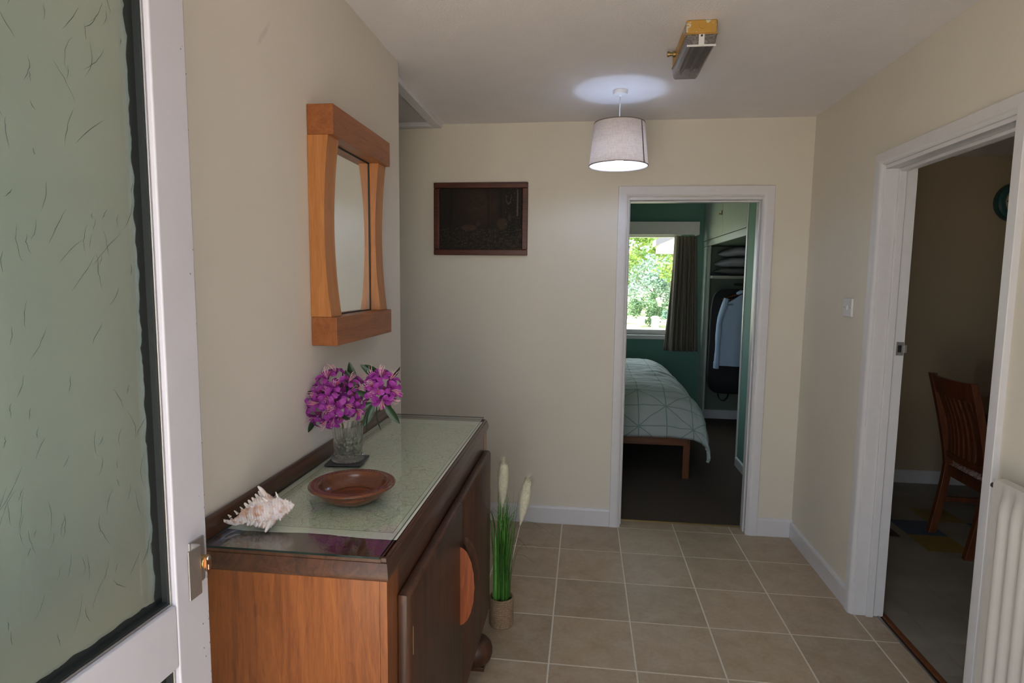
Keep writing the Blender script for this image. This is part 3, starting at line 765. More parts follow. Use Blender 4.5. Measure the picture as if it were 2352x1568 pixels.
for s in range(4):
    bm, cl, sb = flower_meshes(20+s)
    me = bpy.data.meshes.new('flower'); bm.to_mesh(me); bm.free(); me.materials.append(M['petal'])
    for p in me.polygons: p.use_smooth = True
    ca = me.color_attributes.new('Col', 'FLOAT_COLOR', 'POINT')
    for i, c in enumerate(cl): ca.data[i].color = (*c, 1)
    m2 = bpy.data.meshes.new('stamens'); sb.to_mesh(m2); sb.free(); m2.materials.append(M['stamen'])
    FL.append((me, m2))
def leaf_mesh(L, W_, bend, seed=0):
    bm = bmesh.new(); V = []
    for i in range(11):
        s = i/10; wd = W_*max(.02, math.sin(PI*min(1, s*.92+.06))**.85)*(1 if s < .95 else .5); row = []
        for j in range(5):
            q = j/4*2-1
            row.append(bm.verts.new((s*L, q*wd*(1+.06*nz(s*9+seed, q)), -bend*L*s*s+.28*wd*abs(q)**1.3)))
        V.append(row)
    for i in range(10):
        for j in range(4): bm.faces.new((V[i][j], V[i][j+1], V[i+1][j+1], V[i+1][j]))
    me = bpy.data.meshes.new('leaf'); bm.to_mesh(me); bm.free()
    for p in me.polygons: p.use_smooth = True
    return me
LM = [leaf_mesh(.075, .0125, .18), leaf_mesh(.060, .0105, .30, 3), leaf_mesh(.085, .015, .12, 6)]
for me in LM: me.materials.append(M['leaf'])
def orient(o, d, roll=0., axis='Z'):
    q = Vector(d).normalized().to_track_quat(axis, 'Y' if axis != 'Y' else 'Z')
    o.rotation_mode = 'QUATERNION'; o.rotation_quaternion = q @ (Matrix.Rotation(roll, 3, axis).to_quaternion())
def sprig(name, c, rx, rz, nf, leaves, label, seed, stem_to):
    rnd = random.Random(seed); c = Vector(c)
    t = thing(name, tuple(VC+Vector((stem_to[0], stem_to[1], .024))), label, 'flowers', 'rhododendron sprigs in the glass vase')
    base = wloc(t)
    mid = VC+Vector((stem_to[0]*.6+(c.x-VC.x)*.3, stem_to[1]*.6+(c.y-VC.y)*.3, .108))
    obj('stem', tube([base, base.lerp(mid, .5)+Vector((.002, 0, 0)), mid, c-Vector((0, 0, rz*.3))], [.0032, .0030, .0028, .0022], 8), M['stem'], t, smooth=True)
    k = 0; dirs = []; tries = 0
    while len(dirs) < nf and tries < 4000:
        tries += 1
        d = Vector((rnd.gauss(0, 1), rnd.gauss(0, 1)-.5, rnd.gauss(0, 1)+.12)).normalized()
        if d.z < -.75: continue
        if all(d.angle(e) > (2.05/math.sqrt(nf)) for e in dirs): dirs.append(d)
    for d in dirs:
        me, m2 = FL[k % 4]; k += 1
        f = bpy.data.objects.new('flower', me); COL.objects.link(f); f.parent = t
        p = c+Vector((d.x*rx, d.y*rx, d.z*rz))*rnd.uniform(.42, .84)
        f.location = p-base; orient(f, d+Vector((0, -.22, .05)), rnd.uniform(0, 6.28)); s = rnd.uniform(.92, 1.18); f.scale = (s, s, s*1.05)
        g_ = bpy.data.objects.new('stamens', m2); COL.objects.link(g_); g_.parent = f; g_['kind'] = 'stuff'
    for (off, d, i, s, roll) in leaves:
        l = bpy.data.objects.new('leaf', LM[i]); COL.objects.link(l); l.parent = t
        l.location = c+Vector(off)-base; orient(l, d, roll, 'X'); l.scale = (s, s, s)
sprig('rhododendron_sprig', (-.634, -1.838, 1.120), .098, .096, 36,
      [((.045, .02, .035), (-.10, .05, .9), 2, .95, .5), ((.06, .0, .02), (-.30, -.1, 1), 2, .95, -.4), ((-.05, -.03, -.05), (-.45, -.4, -.75), 1, .8, 0), ((.02, .03, .01), (-.2, .5, .6), 0, .9, .3),
       ((.0, -.01, .0), (-.4, -.3, .3), 0, .7, .8), ((-.02, -.02, .02), (-.7, -.3, .1), 0, .8, .4), ((.02, -.03, -.03), (.5, -.4, -.2), 0, .7, .2), ((.0, .02, .03), (.2, .3, .8), 0, .8, 1.2)],
      'large round magenta rhododendron head leaning left in the glass vase', 5, (-.008, -.004))
sprig('rhododendron_sprig', (-.489, -1.838, 1.158), .045, .048, 13,
      [((-.012, .01, .03), (-.75, .1, .50), 0, .95, .3), ((-.012, .012, .04), (-.80, .1, .75), 1, .9, -.3), ((.015, .02, .03), (.40, .3, .30), 1, .85, .6), ((-.01, -.02, -.045), (.05, -.2, -1), 0, 1.0, .1), ((-.02, -.02, -.04), (-.35, -.2, -.9), 2, .85, .4),
       ((.01, -.01, -.04), (.55, -.1, -.75), 0, 1.0, -.2), ((-.03, -.01, -.04), (-.7, -.2, -.35), 0, .8, .3), ((-.02, -.01, -.02), (-.8, .1, .1), 0, .8, .6), ((-.03, -.02, -.06), (-.2, -.3, -.8), 0, .9, -.7), ((-.04, -.01, -.03), (-.1, .1, .8), 1, .8, .2)],
      'small rhododendron head with long dark leaves leaning right in the vase', 9, (.012, .006))

def shell():
    """spiny murex: axis from the canal tip (left) to the spire (right)"""
    T_ = Vector((-.676, -2.352, ZG+.020)); E_ = Vector((-.541, -2.292, ZG+.042)); L = (E_-T_).length
    ax = (E_-T_).normalized(); up = Vector((-.12, 0, 1)); up = (up-ax*up.dot(ax)).normalized(); sd = ax.cross(up)   # sd points away from/to camera
    def P(u, a, r): return T_+ax*(u*L)+(up*math.cos(a)+sd*math.sin(a))*r
    keys = [(0, .0035), (.08, .0052), (.18, .0090), (.30, .0150), (.42, .0250), (.52, .0330), (.60, .0350), (.67, .0335), (.735, .0235), (.765, .0240), (.82, .0225), (.865, .0150), (.885, .0150), (.92, .0130), (.945, .0082), (.965, .0078), (1.0, .0015)]
    def rad(u):
        for (u0, r0), (u1, r1) in zip(keys, keys[1:]):
            if u <= u1: f = (u-u0)/(u1-u0); f = f*f*(3-2*f); return r0+(r1-r0)*f
        return keys[-1][1]
    NU, NA = 84, 48
    def fn(i, j):
        a = 2*PI*i; u = j
        uu = min(1, max(0, u+.045*(i-.5)*(1 if u > .3 else u/.3)*(0 if u > .985 else 1)))
        r = rad(uu); r *= 1+.055*math.sin(uu*L*1000*1.15)*(1 if .1 < uu < .97 else 0)+.10*nz(uu*9, math.cos(a)*1.5, math.sin(a)*1.5)
        for a0 in (.25, 2.25, 4.35):           # varices
            dd = (a-a0+PI) % (2*PI)-PI; r *= 1+.20*math.exp(-(dd/.16)**2)*(1 if .12 < uu < .95 else .2)
        p = P(uu, a, r)
        p += up*(-.010*math.sin(PI*min(1, u/.3))*(1-u) if u < .3 else 0)
        return p
    bm = bmesh.new(); V = []
    for i in range(NA): V.append([bm.verts.new(fn(i/NA, j/NU)) for j in range(NU+1)])
    for i in range(NA):
        for j in range(NU): bm.faces.new((V[i][j], V[(i+1) % NA][j], V[(i+1) % NA][j+1], V[i][j+1]))
    o = obj('sea_shell', bm, None or vcol('spiny_shell', .55, bump=.5, bscale=260), smooth=True)
    def colr(co):
        n = nz(co.x*55, co.y*55, co.z*55); m = nz(co.x*160+7, co.y*160, co.z*160)
        c = Vector((.74, .66, .64))
        if n > .12: c = c.lerp(Vector((.60, .38, .27)), min(1, (n-.12)*2.6))
        if m > .18: c = c.lerp(Vector((.42, .18, .13)), min(.8, (m-.18)*2.0))
        if m < -.22: c = c.lerp(Vector((.66, .60, .72)), .6)
        return c
    paint(o, colr)
    setp(o, 'spiny white and pink sea shell on the glass near the sideboard corner', 'shell')
    rnd = random.Random(4); bm = bmesh.new()
    def spine(u, a, ln, lean, r0):
        p0 = P(u, a, rad(u)*.8); d = (up*math.cos(a)+sd*math.sin(a)).normalized(); d = (d-ax*lean).normalized()
        pts = []; rr = []; bend = ax*(-.18*ln)
        for k in range(6):
            s = k/5; pts.append(p0+d*(ln+rad(u)*.2)*s+bend*s*s+Vector((nz(k, u*40, a), nz(k+9, u*40, a), nz(k+5, u*40, a)))*.0008); rr.append(r0*(1-.72*s**1.2)*(1+.15*math.sin(k*2.1)))
        # nothing may dip through the glass
        for q in pts: q.z = max(q.z, ZG+.0012)
        tube(pts, rr, 7, bm)
        if ln > .007:                          # frilled side knobs
            for k in (2, 3): tube([pts[k], pts[k]+(-ax+d*.5).normalized()*ln*.20], [r0*.45, r0*.2], 5, bm)
    for a0 in (.05, 2.15, 4.35):
        for k, u in enumerate((.10, .20, .29, .36, .42, .48, .535, .59, .645)):
            ln = [.007, .009, .009, .010, .010, .010, .012, .014, .030][k]*(1.0 if a0 < 1 else .75)
            spine(u, a0+rnd.uniform(-.12, .12), ln, .55-.5*u, .0030+.0032*(u > .3)+.0022*(k == 8))
            if k > 2: spine(u+.012, a0+.42+rnd.uniform(-.1, .1), ln*.45, .3, .0036)
            if k > 3: spine(u-.012, a0-.40+rnd.uniform(-.1, .1), ln*.40, .3, .0036)
        spine(.79, a0+.1, .017 if a0 < 1 else .010, -.05, .0034); spine(.895, a0+.15, .006, -.1, .0022); spine(.955, a0+.1, .004, -.2, .0015)
    for k in range(70):
        u = rnd.uniform(.25, .93); spine(u, rnd.uniform(0, 2*PI), rnd.uniform(.001, .0035), .2, rnd.uniform(.0010, .0020))
    s = obj('spines', bm, bpy.data.materials['spiny_shell'], o, smooth=True); s['kind'] = 'stuff'; paint(s, lambda co: colr(co).lerp(Vector((.80, .74, .70)), .6))
shell()

# ------------------------------------------------------------------ wall mirror
def mirror():
    xw, d = XL+.0015, .080
    ya, yb, za, zb = -1.855, -1.355, 1.287, 1.985
    t = thing('wall_mirror', (xw, (ya+yb)/2, za), 'chunky amber timber framed mirror with waisted sides on the left wall', 'mirror')
    rh, sw = .086, .076
    obj('top_rail', B((xw, xw+d, ya, yb, zb-rh, zb)), M['elm_y'], t, bevel=.002)
    obj('bottom_rail', B((xw, xw+d, ya, yb, za, za+rh)), M['elm_y'], t, bevel=.002)
    for sgn, y in ((1, ya), (-1, yb)):
        N = 24; zz0, zz1 = za+rh+.0005, zb-rh-.0005; bm = bmesh.new(); R_ = []
        for k in range(N+1):
            z = zz0+(zz1-zz0)*k/N; w_ = 1-(2*k/N-1)**2; xd = xw+d-.017-.0165*w_; yi = y+sgn*sw
            R_.append([bm.verts.new(p) for p in ((xw, y, z), (xd, y, z), (xd, yi-sgn*.004*w_, z), (xw, yi-sgn*.004*w_, z))])
        for a, b in zip(R_, R_[1:]):
            for q in range(4): bm.faces.new((a[q], a[(q+1) % 4], b[(q+1) % 4], b[q]))
        bm.faces.new(R_[0][::-1]); bm.faces.new(R_[-1])
        obj('side_stile', bm, M['elm_z'], t, smooth='auto', angle=.5)
    bw = .004
    obj('seam_shade_strip', B((xw+.0262, xw+.0285, ya+sw-.001, ya+sw+bw, za+rh, zb-rh), (xw+.0262, xw+.0285, yb-sw-bw, yb-sw+.001, za+rh, zb-rh), (xw+.0262, xw+.0285, ya+sw+bw, yb-sw-bw, za+rh, za+rh+bw), (xw+.0262, xw+.0285, ya+sw+bw, yb-sw-bw, zb-rh-bw, zb-rh)), M['black'], t)  # black strips drawn in for the shaded seam round the mirror glass
    g_ = NT('mirror_silvering'); g_.col((.88, .90, .88)); g_.b.inputs['Metallic'].default_value = 1; g_.rough(.01)
    obj('mirror_glass', B((xw+.020, xw+.026, ya+sw-.006, yb-sw+.006, za+rh-.004, zb-rh+.004)), g_.m, t)
mirror()

# ------------------------------------------------------------------ framed picture
def picture():
    x0, x1, z0, z1, y = -.803, -.238, 1.634, 2.060, YB-.0015
    t = thing('framed_picture', ((x0+x1)/2, y, z0), 'dark landscape picture in a mahogany frame on the back wall', 'picture')
    f, d = .034, .022
    for nm, bx, m in (('frame_bar', (x0, x1, y-d, y, z1-f, z1), 'mahog'), ('frame_bar', (x0, x1, y-d, y, z0, z0+f), 'mahog'), ('frame_bar', (x0, x0+f, y-d, y, z0+f+.0003, z1-f-.0003), 'mahog'), ('frame_bar', (x1-f, x1, y-d, y, z0+f+.0003, z1-f-.0003), 'mahog')):
        obj(nm, B(bx), M[m], t, bevel=.005, seg=3)
    W_, H_ = x1-x0-2*f, z1-z0-2*f
    bm = grid(lambda u, v: (x0+f+u*W_, y-.007, z0+f+v*H_), 150, 112)
    o = obj('canvas', bm, vcol('dark_oil_paint', .8, bump=.3, bscale=180), t, keep=True)
    cx_, cz_ = (wloc(t).x, wloc(t).z)
    def col(co):
        u = (co.x+cx_-x0-f)/W_; v = (co.z+cz_-z0-f)/H_
        n = nz(u*6, v*6); n2 = nz(u*26, v*26, 4); n3 = nz(u*70, v*70, 8)
        c = Vector((.010, .0075, .005))
        g2 = math.exp(-((u-.50)/.24)**2-((v-.72)/.30)**2)
        c = c.lerp(Vector((.040, .020, .009)), max(0, min(1, g2*(.9+.7*n2+.5*n))))
        if v < .34: c = c.lerp(Vector((.040, .027, .013)), max(0, min(1, .35+.8*n2+.6*nz(u*14, v*50))))*(.55+.5*u)
        for tx, tw, b in ((.14, .018, .7), (.59, .016, .55), (.75, .020, .8), (.86, .055, .9)):
            e = abs(u-tx-.02*nz(v*4, tx*9))
            if e < tw and v > .22: c = c.lerp(Vector((.006, .004, .003)), b)
        for bu, bv, ru, rv, k in ((.36, .36, .10, .055, (.055, .028, .018)), (.47, .43, .028, .05, (.045, .022, .014)), (.76, .42, .065, .10, (.048, .026, .014)), (.85, .52, .02, .06, (.042, .024, .014))):
            q = ((u-bu)/ru)**2+((v-bv)/rv)**2
            if q < 1.2: c = c.lerp(Vector(k), max(0, min(1, (1.2-q)*1.4)))
        if n3 > .45 and (v < .35 or u > .8): c = c.lerp(Vector((.16, .12, .06)), .55)
        if abs(u-.945) < .006 and .55 < v < .98: c = Vector((.13, .10, .08))
        if abs(((u-.835)/.03)**2+((v-.86)/.11)**2-1) < .25 and v < .9: c = c.lerp(Vector((.12, .09, .06)), .6)
        return c
    paint(o, col)
picture()

# ------------------------------------------------------------------ lamps
def pendant():
    cx_, cy_ = .253, -.530
    t = thing('pendant_lamp', (cx_, cy_, CZ), 'lit pendant lamp with pale linen drum shade hanging from the hall ceiling', 'lamp')
    obj('ceiling_rose', lathe([(.036, CZ-.0005), (.036, CZ-.012), (.033, CZ-.019), (.012, CZ-.022), (.006, CZ-.030)], 32, (cx_, cy_, 0)), M['plastic'], t, smooth='auto')
    obj('cord', tube([(cx_, cy_, CZ-.028), (cx_-.001, cy_, 2.28), (cx_, cy_, 2.165)], .0032, 8), M['plastic'], t, smooth=True)
    obj('lamp_holder', lathe([(.006, 2.17), (.017, 2.165), (.018, 2.13), (.016, 2.118)], 20, (cx_, cy_, 0)), M['plastic'], t, smooth='auto')
    e = NT('led_bulb'); e.b.inputs['Emission Color'].default_value = (.54, .70, 1, 1); e.b.inputs['Emission Strength'].default_value = 105; e.col((.9, .9, .9))
    obj('bulb', lathe([(.0165, 2.1085), (.0235, 2.099), (.0265, 2.088), (.0255, 2.076), (.021, 2.067), (.013, 2.060), (.0005, 2.058)], 24, (cx_, cy_, 0), cap=False), e.m, t, smooth=True)
    obj('bulb_body', lathe([(.013, 2.1175), (.015, 2.113), (.0165, 2.1087)], 24, (cx_, cy_, 0)), M['plastic'], t, smooth='auto')
    # shade: linen outside, white lining
    f = NT('natural_linen'); v = f.coord('Object')
    a = f.noise(f.coord('Object', (1, 1, .06)), 420, 2); b = f.noise(f.coord('Object', (.06, .06, 1)), 420, 2); n = f.math('MULTIPLY', f.math('ADD', a, b), .5)
    f.col(f.ramp(n, [(.38, (.52, .44, .40)), (.60, (.82, .75, .71))])); f.rough(.9); f.bump(n, .4, .0006)
    lin = f.m
    li = NT('white_shade_lining'); li.col((.86, .87, .88)); li.rough(.6)
    r0, r1, zt, zb, wl = .121, .142, 2.246, 2.046, .0012
    # a linen wall lets a little of the bulb's light through
    tl = f.add('ShaderNodeBsdfTranslucent'); tl.inputs[0].default_value = (.85, .70, .60, 1); mx = f.add('ShaderNodeMixShader'); mx.inputs[0].default_value = .48
    f.link(f.b.outputs[0], mx.inputs[1]); f.link(tl.outputs[0], mx.inputs[2]); f.link(mx.outputs[0], f.out.inputs[0])
    tl2 = li.add('ShaderNodeBsdfTranslucent'); tl2.inputs[0].default_value = (.75, .72, .70, 1); mx2 = li.add('ShaderNodeMixShader'); mx2.inputs[0].default_value = .26
    li.link(li.b.outputs[0], mx2.inputs[1]); li.link(tl2.outputs[0], mx2.inputs[2]); li.link(mx2.outputs[0], li.out.inputs[0])
    sh = obj('lamp_shade', lathe([(r1, zb), (r0, zt)], 64, (cx_, cy_, 0), cap=False), lin, t, smooth=True)
    obj('shade_lining', lathe([(r1-.0015, zb+.0008), (r0-.0015, zt-.0008)], 64, (cx_, cy_, 0), cap=False), li.m, sh, smooth=True)
    rim = plain('taupe_trim', (.22, .17, .14), .8)
    for r, z in ((r1, zb), (r0, zt)): obj('rim_binding', lathe([(r-.002, z-.002), (r+.0012, z-.002), (r+.0012, z+.002), (r-.002, z+.002), (r-.002, z-.002)], 64, (cx_, cy_, 0), cap=False), rim, sh, smooth='auto')
    a0 = -.62
    bm = prism([(0, 0)]*0+[(-.0045, -.0004), (.0045, -.0004), (.0045, .0009), (-.0045, .0009)], 'Z', 0, 1)
    for vtx in bm.verts:
        z = zb+(zt-zb)*vtx.co.z; r = r1+(r0-r1)*vtx.co.z+vtx.co.y; a = a0+vtx.co.x/r1
        vtx.co = (cx_+r*math.cos(a), cy_+r*math.sin(a), z)
    obj('seam', bm, rim, sh)
    bm = bmesh.new()
    for k in range(3): a = 2*PI*k/3+.4; tube([(cx_+.018*math.cos(a), cy_+.018*math.sin(a), 2.150), (cx_+.06*math.cos(a), cy_+.06*math.sin(a), 2.170), (cx_+(r0-.002)*math.cos(a), cy_+(r0-.002)*math.sin(a), zt-.004)], .0012, 6, bm)
    obj('shade_carrier', bm, M['chrome'], t, smooth=True)
pendant()
def emergency_light():
    x0, x1, y0, y1 = .4375, .543, -1.297, -.955
    t = thing('bulkhead_light', ((x0+x1)/2, (y0+y1)/2, CZ), 'unlit oblong yellow and grey bulkhead light fixed to the ceiling', 'light fitting')
    yl = NT('flaking_yellow_paint'); v = yl.coord('Object'); n = yl.noise(v, 22, 4, .6)
    se = yl.add('ShaderNodeSeparateXYZ'); yl.link(v, se.inputs[0])
    f = yl.math('ADD', n, yl.math('MULTIPLY', se.outputs[2], 1.6))
    yl.col(yl.ramp(f, [(.565, (.52, .29, .055)), (.585, (.62, .60, .50))])); yl.rough(.45)
    hb = obj('housing', B((x0, x1, y0, y1, CZ-.047, CZ)), yl.m, t, bevel=.006, seg=3); hb['label'] = 'yellow painted metal housing'
    obj('flange', B((x0-.003, x1+.003, y0-.003, y1+.003, CZ-.050, CZ-.0472)), yl.m, t, bevel=.001)
    bm = lathe([(.014, 0), (.0135, -.0015), (.0001, -.0018)], 8, ((x0+x1)/2+.002, y0, CZ-.018), 'Y'); obj('blanking_plug', bm, yl.m, hb)
    pm = NT('dusty_prismatic_plastic'); pm.n.remove(pm.b)
    gl = pm.add('ShaderNodeBsdfGlossy'); gl.inputs['Roughness'].default_value = .12
    tr = pm.add('ShaderNodeBsdfTransparent'); tr.inputs[0].default_value = (.72, .68, .66, 1)
    df = pm.add('ShaderNodeBsdfDiffuse'); df.inputs[0].default_value = (.36, .33, .32, 1)
    v = pm.coord('Object', (1, .03, 1)); rb = pm.noise(v, 260, 2)
    m1 = pm.add('ShaderNodeMixShader'); pm.link(pm.math('MULTIPLY_ADD', rb, .5, .18), m1.inputs[0]); pm.link(tr.outputs[0], m1.inputs[1]); pm.link(df.outputs[0], m1.inputs[2])
    fr = pm.add('ShaderNodeFresnel'); m2 = pm.add('ShaderNodeMixShader'); pm.link(fr.outputs[0], m2.inputs[0]); pm.link(m1.outputs[0], m2.inputs[1]); pm.link(gl.outputs[0], m2.inputs[2]); pm.link(m2.outputs[0], pm.out.inputs[0])
    def ring(y, i): return [(x0+i, y, CZ-.0502), (x0+.006+i, y, CZ-.086+i), (x0+.013+i, y, CZ-.092+i), (x1-.013-i, y, CZ-.092+i), (x1-.006-i, y, CZ-.086+i), (x1-i, y, CZ-.0502)]
    bm = bmesh.new(); A = [bm.verts.new(p) for p in ring(y0, 0)]; Bv = [bm.verts.new(p) for p in ring(y1, 0)]
    for k in range(5): bm.faces.new((A[k], A[k+1], Bv[k+1], Bv[k]))
    bm.faces.new(A[::-1]); bm.faces.new(Bv)
    df_ = obj('diffuser', bm, pm.m, t, bevel=.002)
    wh = M['plastic']
    obj('tube', lathe([(.007, y0+.030), (.007, y1-.03)], 16, ((x0+x1)/2-.018, 0, CZ-.066), 'Y'), wh, t, smooth='auto')
    obj('tube', lathe([(.007, y0+.030), (.007, y1-.03)], 16, ((x0+x1)/2+.018, 0, CZ-.066), 'Y'), wh, t, smooth='auto')
    obj('gear_tray', B((x0+.010, x1-.010, y0+.012, y1-.010, CZ-.0545, CZ-.0508)), plain('grey_gear_tray', (.30, .29, .28), .5), t)
    obj('end_clip', B(((x0+x1)/2-.010, (x0+x1)/2+.010, y0-.004, y0-.0005, CZ-.090, CZ-.050)), wh, t, bevel=.002)
    obj('end_clip_screw', lathe([(.0035, -.0065), (.004, -.003)], 10, ((x0+x1)/2, y0, CZ-.056), 'Y'), M['slate'], t)
    obj('diffuser_lip', B((x0+.003, x1-.003, y0-.0025, y0-.0003, CZ-.0915, CZ-.0845)), M['plastic'], t, bevel=.001)
    bm = lathe([(.010, -.034), (.010, -.026), (.007, -.025), (.007, -.014), (.011, -.013), (.011, -.003)], 16, (x0+.002, -1.045, CZ-.024), 'X')
    obj('cable_gland', bm, M['brass'], t, smooth='auto')
emergency_light()
def switch():
    y, z, x = -.566, 1.378, XR-.0008
    t = thing('light_switch', (x, y, z-.043), 'small white light switch on the right wall beside the doorway', 'switch')
    obj('plate', B((x-.012, x, y-.043, y+.043, z-.043, z+.043)), M['plastic'], t, bevel=.003)
    bm = B((-.0025, .0025, -.006, .006, -.011, .011)); bmesh.ops.rotate(bm, verts=bm.verts, matrix=Matrix.Rotation(.14, 3, 'Y')); bmesh.ops.translate(bm, verts=bm.verts, vec=(x-.0135, y, z))
    obj('rocker', bm, M['plastic'], t, bevel=.0008)
    for yy in (y-.030, y+.030): obj('screw', lathe([(.003, -.0128), (.0032, -.0119)], 10, (x, yy, z), 'X'), M['chrome'], t)
switch()
# ------------------------------------------------------------------ potted grass
def potted_grass():
    c = Vector((-.222, -1.105, 0))
    t = thing('potted_grass', tuple(c), 'artificial green grass with cream plumes in a rope pot beyond the sideboard', 'plant')
    rp = NT('twisted_jute_rope'); v = rp.coord('Object'); n = rp.noise(v, 160, 4)
    rp.col(rp.ramp(n, [(.3, (.20, .12, .065)), (.7, (.42, .29, .18))])); rp.rough(.9); rp.bump(n, .6, .001)
    prof = []; NR = 13
    for k in range(NR*6+1):
        h = .126*k/(NR*6); prof.append((.0505+.0020*abs(math.sin(PI*k/6)), h+.0005))
    prof += [(.047, .127), (.0455, .120), (.0455, .108), (.0005, .108)]
    def fr(k, a): return 1+.010*math.sin(a*40+k*1.1) if k <= NR*6 else 1
    pot = obj('rope_pot', lathe(prof, 120, c, fr=fr, cap=True), rp.m, t, smooth=True)
    obj('moss', lathe([(.045, .109), (.03, .116), (.0005, .119)], 20, c, cap=False), plain('dark_moss', (.02, .03, .012), .9, .4, 120, .8, 200), t, smooth=True)
    G = [plain('grass_blade_dark', (.03, .11, .018), .45, .25, 30), plain('grass_blade_bright', (.11, .31, .045), .42, .25, 30), plain('grass_blade_mid', (.06, .20, .03), .45, .25, 30)]
    rnd = random.Random(12)
    def blade(L, w_, lean, az, droop, x, y, mat):
        bm = bmesh.new(); prev = None; N = 14; d = Vector((math.cos(az), math.sin(az), 0)); sd = Vector((-d.y, d.x, 0))
        for k in range(N+1):
            s = k/N; off = lean*L*s**1.6+droop*L*max(0, s-.62)**2*3
            z = L*s-droop*L*max(0, s-.66)**2*4.2
            p = Vector((x, y, .112))+d*off+Vector((0, 0, z)); ww = w_*(1-s**2.2)+.0004
            cur = [bm.verts.new(c+p-sd*ww), bm.verts.new(c+p-d*ww*.35), bm.verts.new(c+p+sd*ww)]
            if prev:
                bm.faces.new((prev[0], prev[1], cur[1], cur[0])); bm.faces.new((prev[1], prev[2], cur[2], cur[1]))
            prev = cur
        for f_ in bm.faces: f_.smooth = True
        obj('blade', bm, mat, t)
    for k in range(58):
        r = .038*math.sqrt(rnd.random()); a = rnd.uniform(0, 2*PI); thick = k % 3 == 0
        blade(rnd.uniform(.36, .49) if thick else rnd.uniform(.30, .56), rnd.uniform(.0050, .0068) if thick else rnd.uniform(.0022, .0038), rnd.uniform(.0, .085), (a+rnd.uniform(-.7, .7)) if math.sin(a) > -.3 else rnd.uniform(-.3, 3.4), rnd.choice([0, 0, .12, .3]), r*math.cos(a), r*math.sin(a), G[1] if thick and k % 2 else rnd.choice(G))
    for az, L, le, dr in ((-.2, .50, .10, .8), (-.9, .42, .17, .55), (-.4, .30, .16, .7), (.2, .33, .22, .75), (2.6, .50, .05, .5), (-1.4, .34, .25, .2)):
        blade(L, .0022, le, az, dr, .03*math.cos(az), .03*math.sin(az), G[0])
    # plumes: a spindle core plus fine hairs
    pm = plain('cream_plume', (.74, .70, .54), .95, .1, 80, .9, 150, bdist=.006)
    for x, y, z0, L, ln, w_ in ((.020, .012, .445, .215, .16, .032), (-.012, .005, .52, .21, .03, .034)):
        bm = bmesh.new(); d = Vector((ln, -.03, 1)).normalized(); base = c+Vector((x+ln*.35, y, z0))
        tube([c+Vector((x, y, .11)), c+Vector((x+ln*.12, y, z0*.6)), base], .0014, 6, bm)
        N = 12; tube([base+d*L*k/N for k in range(N+1)], [max(.0012, w_*.72*math.sin(PI*min(1, .06+.74*k/N))**1.1*(1 if k < N else .15)) for k in range(N+1)], 10, bm)
        for h in range(2200):
            s = rnd.uniform(0, .93); a = rnd.uniform(0, 2*PI); u = d.cross(Vector((math.cos(a), math.sin(a), .1))).normalized()
            p0 = base+d*L*s; q = w_*math.sin(PI*min(1, .10+.66*s)); p1 = p0+u*q*rnd.uniform(.55, 1.15)+d*rnd.uniform(.018, .042); sdv = d.cross(u)*.0013
            bm.faces.new([bm.verts.new(p0-sdv), bm.verts.new(p0+sdv), bm.verts.new(p1)])
        p = obj('plume', bm, pm, t, smooth=True, keep=True); p['label'] = 'feathery cream plume'
potted_grass()

# ------------------------------------------------------------------ radiator
def radiator():
    x0, x1, ya, yb, z0, z1 = 1.256, 1.300, -2.95, -1.745, .155, .945
    t = thing('radiator', ((x0+x1)/2, (ya+yb)/2, z0), 'white ribbed panel radiator on the right wall in the foreground', 'radiator')
    pitch = .0465; n = int((yb-ya-.05)/pitch); N = n*10
    Y0 = yb-.030-n*pitch
    bm = bmesh.new(); cols = []
    def prof(y):
        k = (y-Y0)/pitch
        if k < 0 or k > n: return 0
        s = k % 1; q = min(1, max(0, (abs(s-.5)*2-.18)/.55)); return (1-q*q*(3-2*q))
    ys = [ya]+[Y0+i*pitch/10 for i in range(N+1)]+[yb]
    zs = [z0, z0+.030, z0+.058, z0+.085, z1-.085, z1-.058, z1-.034, z1]
    V = []
    for y in ys:
        row = []
        for k, z in enumerate(zs):
            f = prof(y)*(1 if 3 <= k <= 4 else .75 if k in (2, 5) else 0)
            row.append(bm.verts.new((x0+.013-.013*f, y, z)))
        V.append(row)
    for i in range(len(ys)-1):
        for j in range(len(zs)-1): bm.faces.new((V[i][j], V[i+1][j], V[i+1][j+1], V[i][j+1]))
    W_ = [[bm.verts.new((x1, y, z)) for z in (z0, z1)] for y in (ya, yb)]
    bm.faces.new([r[0] for r in V]+[W_[1][0], W_[0][0]]); bm.faces.new([r[-1] for r in V][::-1]+[W_[0][1], W_[1][1]])
    bm.faces.new(V[0]+[W_[0][1], W_[0][0]]); bm.faces.new(V[-1][::-1]+[W_[1][0], W_[1][1]]); bm.faces.new((W_[0][0], W_[0][1], W_[1][1], W_[1][0]))
    obj('panel', bm, plain('cream_radiator_enamel', (.64, .61, .575), .35, .02, 12), t, smooth='auto', angle=.7)
    obj('end_plug', lathe([(.008, 0), (.008, .004), (.005, .0045)], 14, (1.272, yb, z1-.020), 'Y'), M['black'], t, smooth='auto')
    for y in (ya+.2, yb-.2): obj('wall_bracket', B((x1+.0003, XR-.0005, y-.02, y+.02, z0+.05, z1-.05)), M['white'], t)
    for y in (ya+.04, yb-.04): obj('pipe', tube([(1.285, y, z0+.006), (1.285, y, .002)], .0075, 12), M['chrome'], t, smooth='auto')
radiator()

